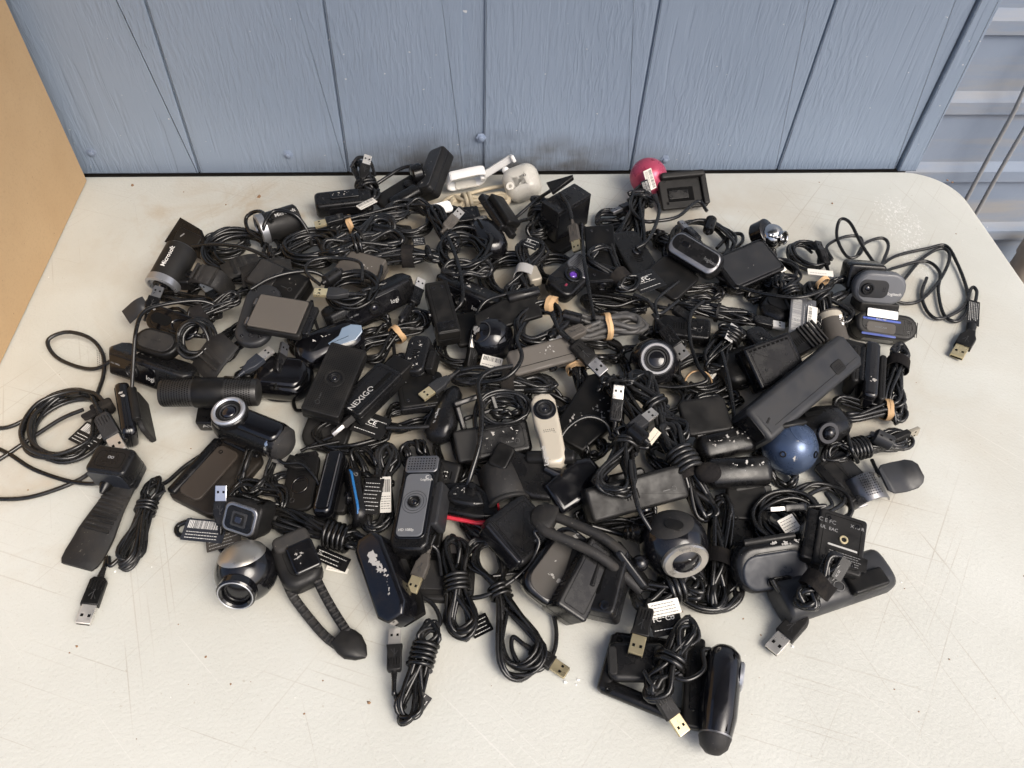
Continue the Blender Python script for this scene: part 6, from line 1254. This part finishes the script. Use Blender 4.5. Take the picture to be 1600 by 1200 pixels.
hb = t.add('hinge_bar', slab(rr(70, 16, 3), 8, 2), 'matte_black', I @ fr((1085, 1020), (1082, 1115), 16)[0]); t.add('hinge_slot', slab(rr(46, 5, 2.4), 1, .3), 'satin_black', I @ fr((1085, 1020), (1082, 1115), 16)[0] @ TR(0, -1, 4.2), hb)
for a, b, d_ in (((965, 1000), (945, 1075), 10), ((945, 1072), (1075, 1125), 10), ((965, 1000), (1040, 1010), 9)):
    F2, l2 = fr(a, b, 7, 7); t.add('frame_bar', loft(capsule(l2+8, 6, 5)), 'satin_black', I @ F2, sharp=60)
F2, l2 = fr((950, 1034), (1042, 1036), 16, 16, 6); fp = t.add('folded_plate', slab(rr(l2, 30, 7), 9, 3.6), 'satin_black', I @ F2); t.add('plate_grip', slab(rr(9, 24, 4), 4, 1.5), 'rubber_black', I @ F2 @ TR(l2/2-6, 0, 5), fp); t.add('plate_grip', slab(rr(7, 22, 3), 3, 1), 'rubber_black', I @ F2 @ TR(-l2/2+3, 0, 4), fp)
for p in ((968, 1000), (950, 1078), (1072, 1118)): t.add('screw', ring(2.6, 1.2, 1), 'hole', I @ Matrix.Translation(W(*p, 12.2)))
t = hank('long hank of black cable with a gold-tipped plug across the front frame stand', (1082, 968), (1016, 1096), 30, 26, 9, 5, 3.9, .55, 'coil', 2, 201, group=None)
t.usb((1030, 1085, 28), (1066, 1140, 22), 0, 'rubber_black', 'gold', [(1060, 1050, 30), (1035, 1060, 34), (1024, 1074, 32)]); t.cord([(1045, 1055, 30), (1075, 1062, 32), (1100, 1045, 32), (1098, 1018, 30), (1110, 1015, 28)], 3.8)

# ------------------------------------------------------------------ strands filling the gaps of the heap
coil('loose black cable rings left of the white-strapped hank', (796, 432), 14, 30, 30, 0, 7, 3.8, 211, jit=.25)
hank('black cable strands between the purple-lensed webcam and the grey hank', (905, 470), (1015, 482), 12, 12, 13, 4, 3.8, .5, None, 2, 212)
hank('black cable strands under the tilted square webcam, back right', (1120, 445), (1210, 440), 10, 10, 14, 4, 3.8, .5, None, 2, 213)
hank('black cable loops lying behind the round-nosed webcam, right back', (1170, 470), (1230, 430), 12, 12, 14, 5, 3.8, .5, None, 2, 214)
coil('loose black cable rings at the foot of the vent-slotted box', (1150, 540), 8, 24, 22, 0, 4, 3.8, 215, jit=.25)
hank('black cable strands showing between the foam pad stand and the dotted webcam', (450, 530), (560, 560), 10, 10, 13, 5, 3.6, .5, None, 2, 216)
hank('black cable strands behind the lettered bar webcam', (580, 600), (640, 560), 10, 10, 12, 4, 3.6, .5, None, 2, 217)
hank('black cable strands under the square clip plate and teardrop webcam', (600, 660), (690, 640), 10, 10, 14, 5, 3.6, .5, None, 2, 218)
hank('black cable strands under the broad speckled bar', (730, 720), (830, 715), 10, 10, 12, 4, 3.6, .5, None, 2, 219)
hank('black cable strands left of the flat rounded-edge box, front', (720, 800), (800, 850), 10, 10, 12, 4, 3.6, .5, None, 2, 220)
hank('black cable strands beside the circle plate', (430, 740), (500, 820), 8, 8, 12, 4, 3.4, .5, None, 2, 221)
hank('black cable strands below the bent rubber clip, left', (290, 470), (400, 440), 12, 14, 14, 5, 3.6, .5, None, 2, 222)
hank('black cable strands behind the champagne webcam', (820, 615), (900, 640), 12, 12, 12, 4, 3.6, .5, None, 2, 223)
hank('black cable strands under the long matte bar and loop arm', (900, 810), (1030, 800), 10, 10, 14, 5, 3.6, .5, None, 2, 224)
hank('black cable strands behind the pink-red ball hank', (930, 345), (1000, 340), 10, 12, 14, 4, 3.8, .5, None, 2, 225)
hank('black cable strands between the blue ball and the curved bar', (1180, 700), (1240, 760), 6, 6, 9, 3, 3.6, .5, None, 2, 226)
loose('single black cable crossing from the printed tag to the teardrop webcam', [(604, 668, 26), (640, 668, 28), (690, 664, 30), (720, 650, 30)], 4)
loose('single black cable arching over the grey-brown flat bar', [(735, 600, 40), (790, 590, 52), (815, 560, 58), (808, 530, 56), (820, 505, 52)], 4)
loose('single black cable running from the approval card towards the grey hank', [(930, 475, 24), (965, 478, 22), (1000, 468, 26), (1030, 480, 30), (1060, 482, 30)], 4)
loose('single black cable dropping past the silver-mouthed plug', [(1100, 470, 34), (1080, 490, 38), (1078, 530, 36), (1090, 570, 30), (1104, 595, 26), (1060, 605, 20), (1024, 603, 18)], 4)
loose('single black cable looping over the tall clamped hank', [(1000, 600, 40), (1020, 620, 44), (1044, 650, 40), (1062, 672, 34), (1052, 690, 30)], 4)

coil('arched black cable loops between the rear barrel webcam and the banded hank', (484, 388), 30, 30, 26, 15, 9, 4, 231, jit=.3)
hank('thick black cable strands heaped in front of the banded hank', (500, 392), (630, 372), 42, 42, 13, 7, 4.2, .45, 'coil', 2, 232, open_=.4)
hank('black cable strands heaped behind the flaked bar webcam, upper middle', (690, 425), (770, 418), 38, 36, 13, 6, 4, .5, None, 2, 233)
hank('black cable strands draped over the back of the flip-up webcam', (700, 335), (770, 352), 24, 22, 11, 5, 4, .3, 'tie', 2, 234)
coil('black cable rings heaped below the chrome ball', (1215, 425), 22, 26, 22, 0, 7, 4, 235, jit=.25)
hank('black cable strands heaped right of the barcode card', (1275, 470), (1330, 440), 24, 22, 12, 6, 4, .5, None, 2, 236)
hank('black cable strands heaped left of the long smooth charcoal bar', (1080, 640), (1160, 620), 8, 8, 10, 4, 4, .5, None, 2, 237)
hank('black cable strands over the oval clip and puck, left', (235, 500), (330, 520), 38, 38, 10, 5, 3.6, .5, None, 2, 238)
coil('black cable rings in the hollow left of the glossy black ball', (720, 545), 12, 24, 22, 0, 6, 4, 239, jit=.25)
hank('black cable strands heaped behind the round steel-ringed webcam', (1000, 525), (1070, 545), 12, 12, 13, 6, 4, .5, None, 2, 240)

hank('black cable strands showing between the grey hank and the flat grey-brown bar', (900, 545), (975, 552), 14, 14, 13, 5, 4, .5, None, 2, 251)
coil('black cable rings behind the box webcam with the dangling plug', (868, 420), 14, 22, 20, 0, 6, 4, 252, jit=.25)
hank('black cable strands below the springy coil, left', (335, 560), (395, 505), 16, 20, 12, 5, 3.8, .5, None, 2, 253)
hank('black cable strands left of the double-banded hank', (540, 520), (610, 500), 14, 16, 12, 5, 3.8, .5, None, 2, 254)
hank('black cable strands between the blue-rimmed webcam and the paper-labelled hank', (555, 700), (590, 750), 12, 12, 10, 5, 3.6, .5, None, 2, 255)
hank('black cable strands filling the small tight coil behind the champagne webcam', (765, 640), (815, 638), 34, 34, 11, 5, 3.8, .5, None, 2, 256)
hank('black cable strands under the approval card and clip plate, back right', (1060, 462), (1130, 458), 16, 16, 12, 5, 4, .5, None, 2, 257)
hank('black cable strands between the slanting polished bar and its stand', (1015, 360), (1060, 400), 14, 14, 12, 5, 4, .4, 'tie', 2, 258)
coil('black cable rings in front of the pointed stand plate, far left', (350, 378), 12, 24, 20, 0, 6, 3.9, 259, jit=.3)
hank('black cable strands left of the clamshell webcam behind the tube', (370, 590), (440, 560), 12, 12, 10, 4, 3.8, .5, None, 2, 260)
hank('black cable strands right of the tall flat bar webcam', (960, 440), (1000, 400), 12, 14, 10, 4, 3.8, .5, None, 2, 261)
hank('black cable strands under the paper label, between clip and coil', (1195, 800), (1260, 840), 8, 8, 11, 5, 3.8, .5, None, 2, 262)
hank('black cable strands by the front of the flat rounded-edge box', (800, 880), (850, 915), 6, 6, 8, 3, 3.8, .5, None, 2, 263)
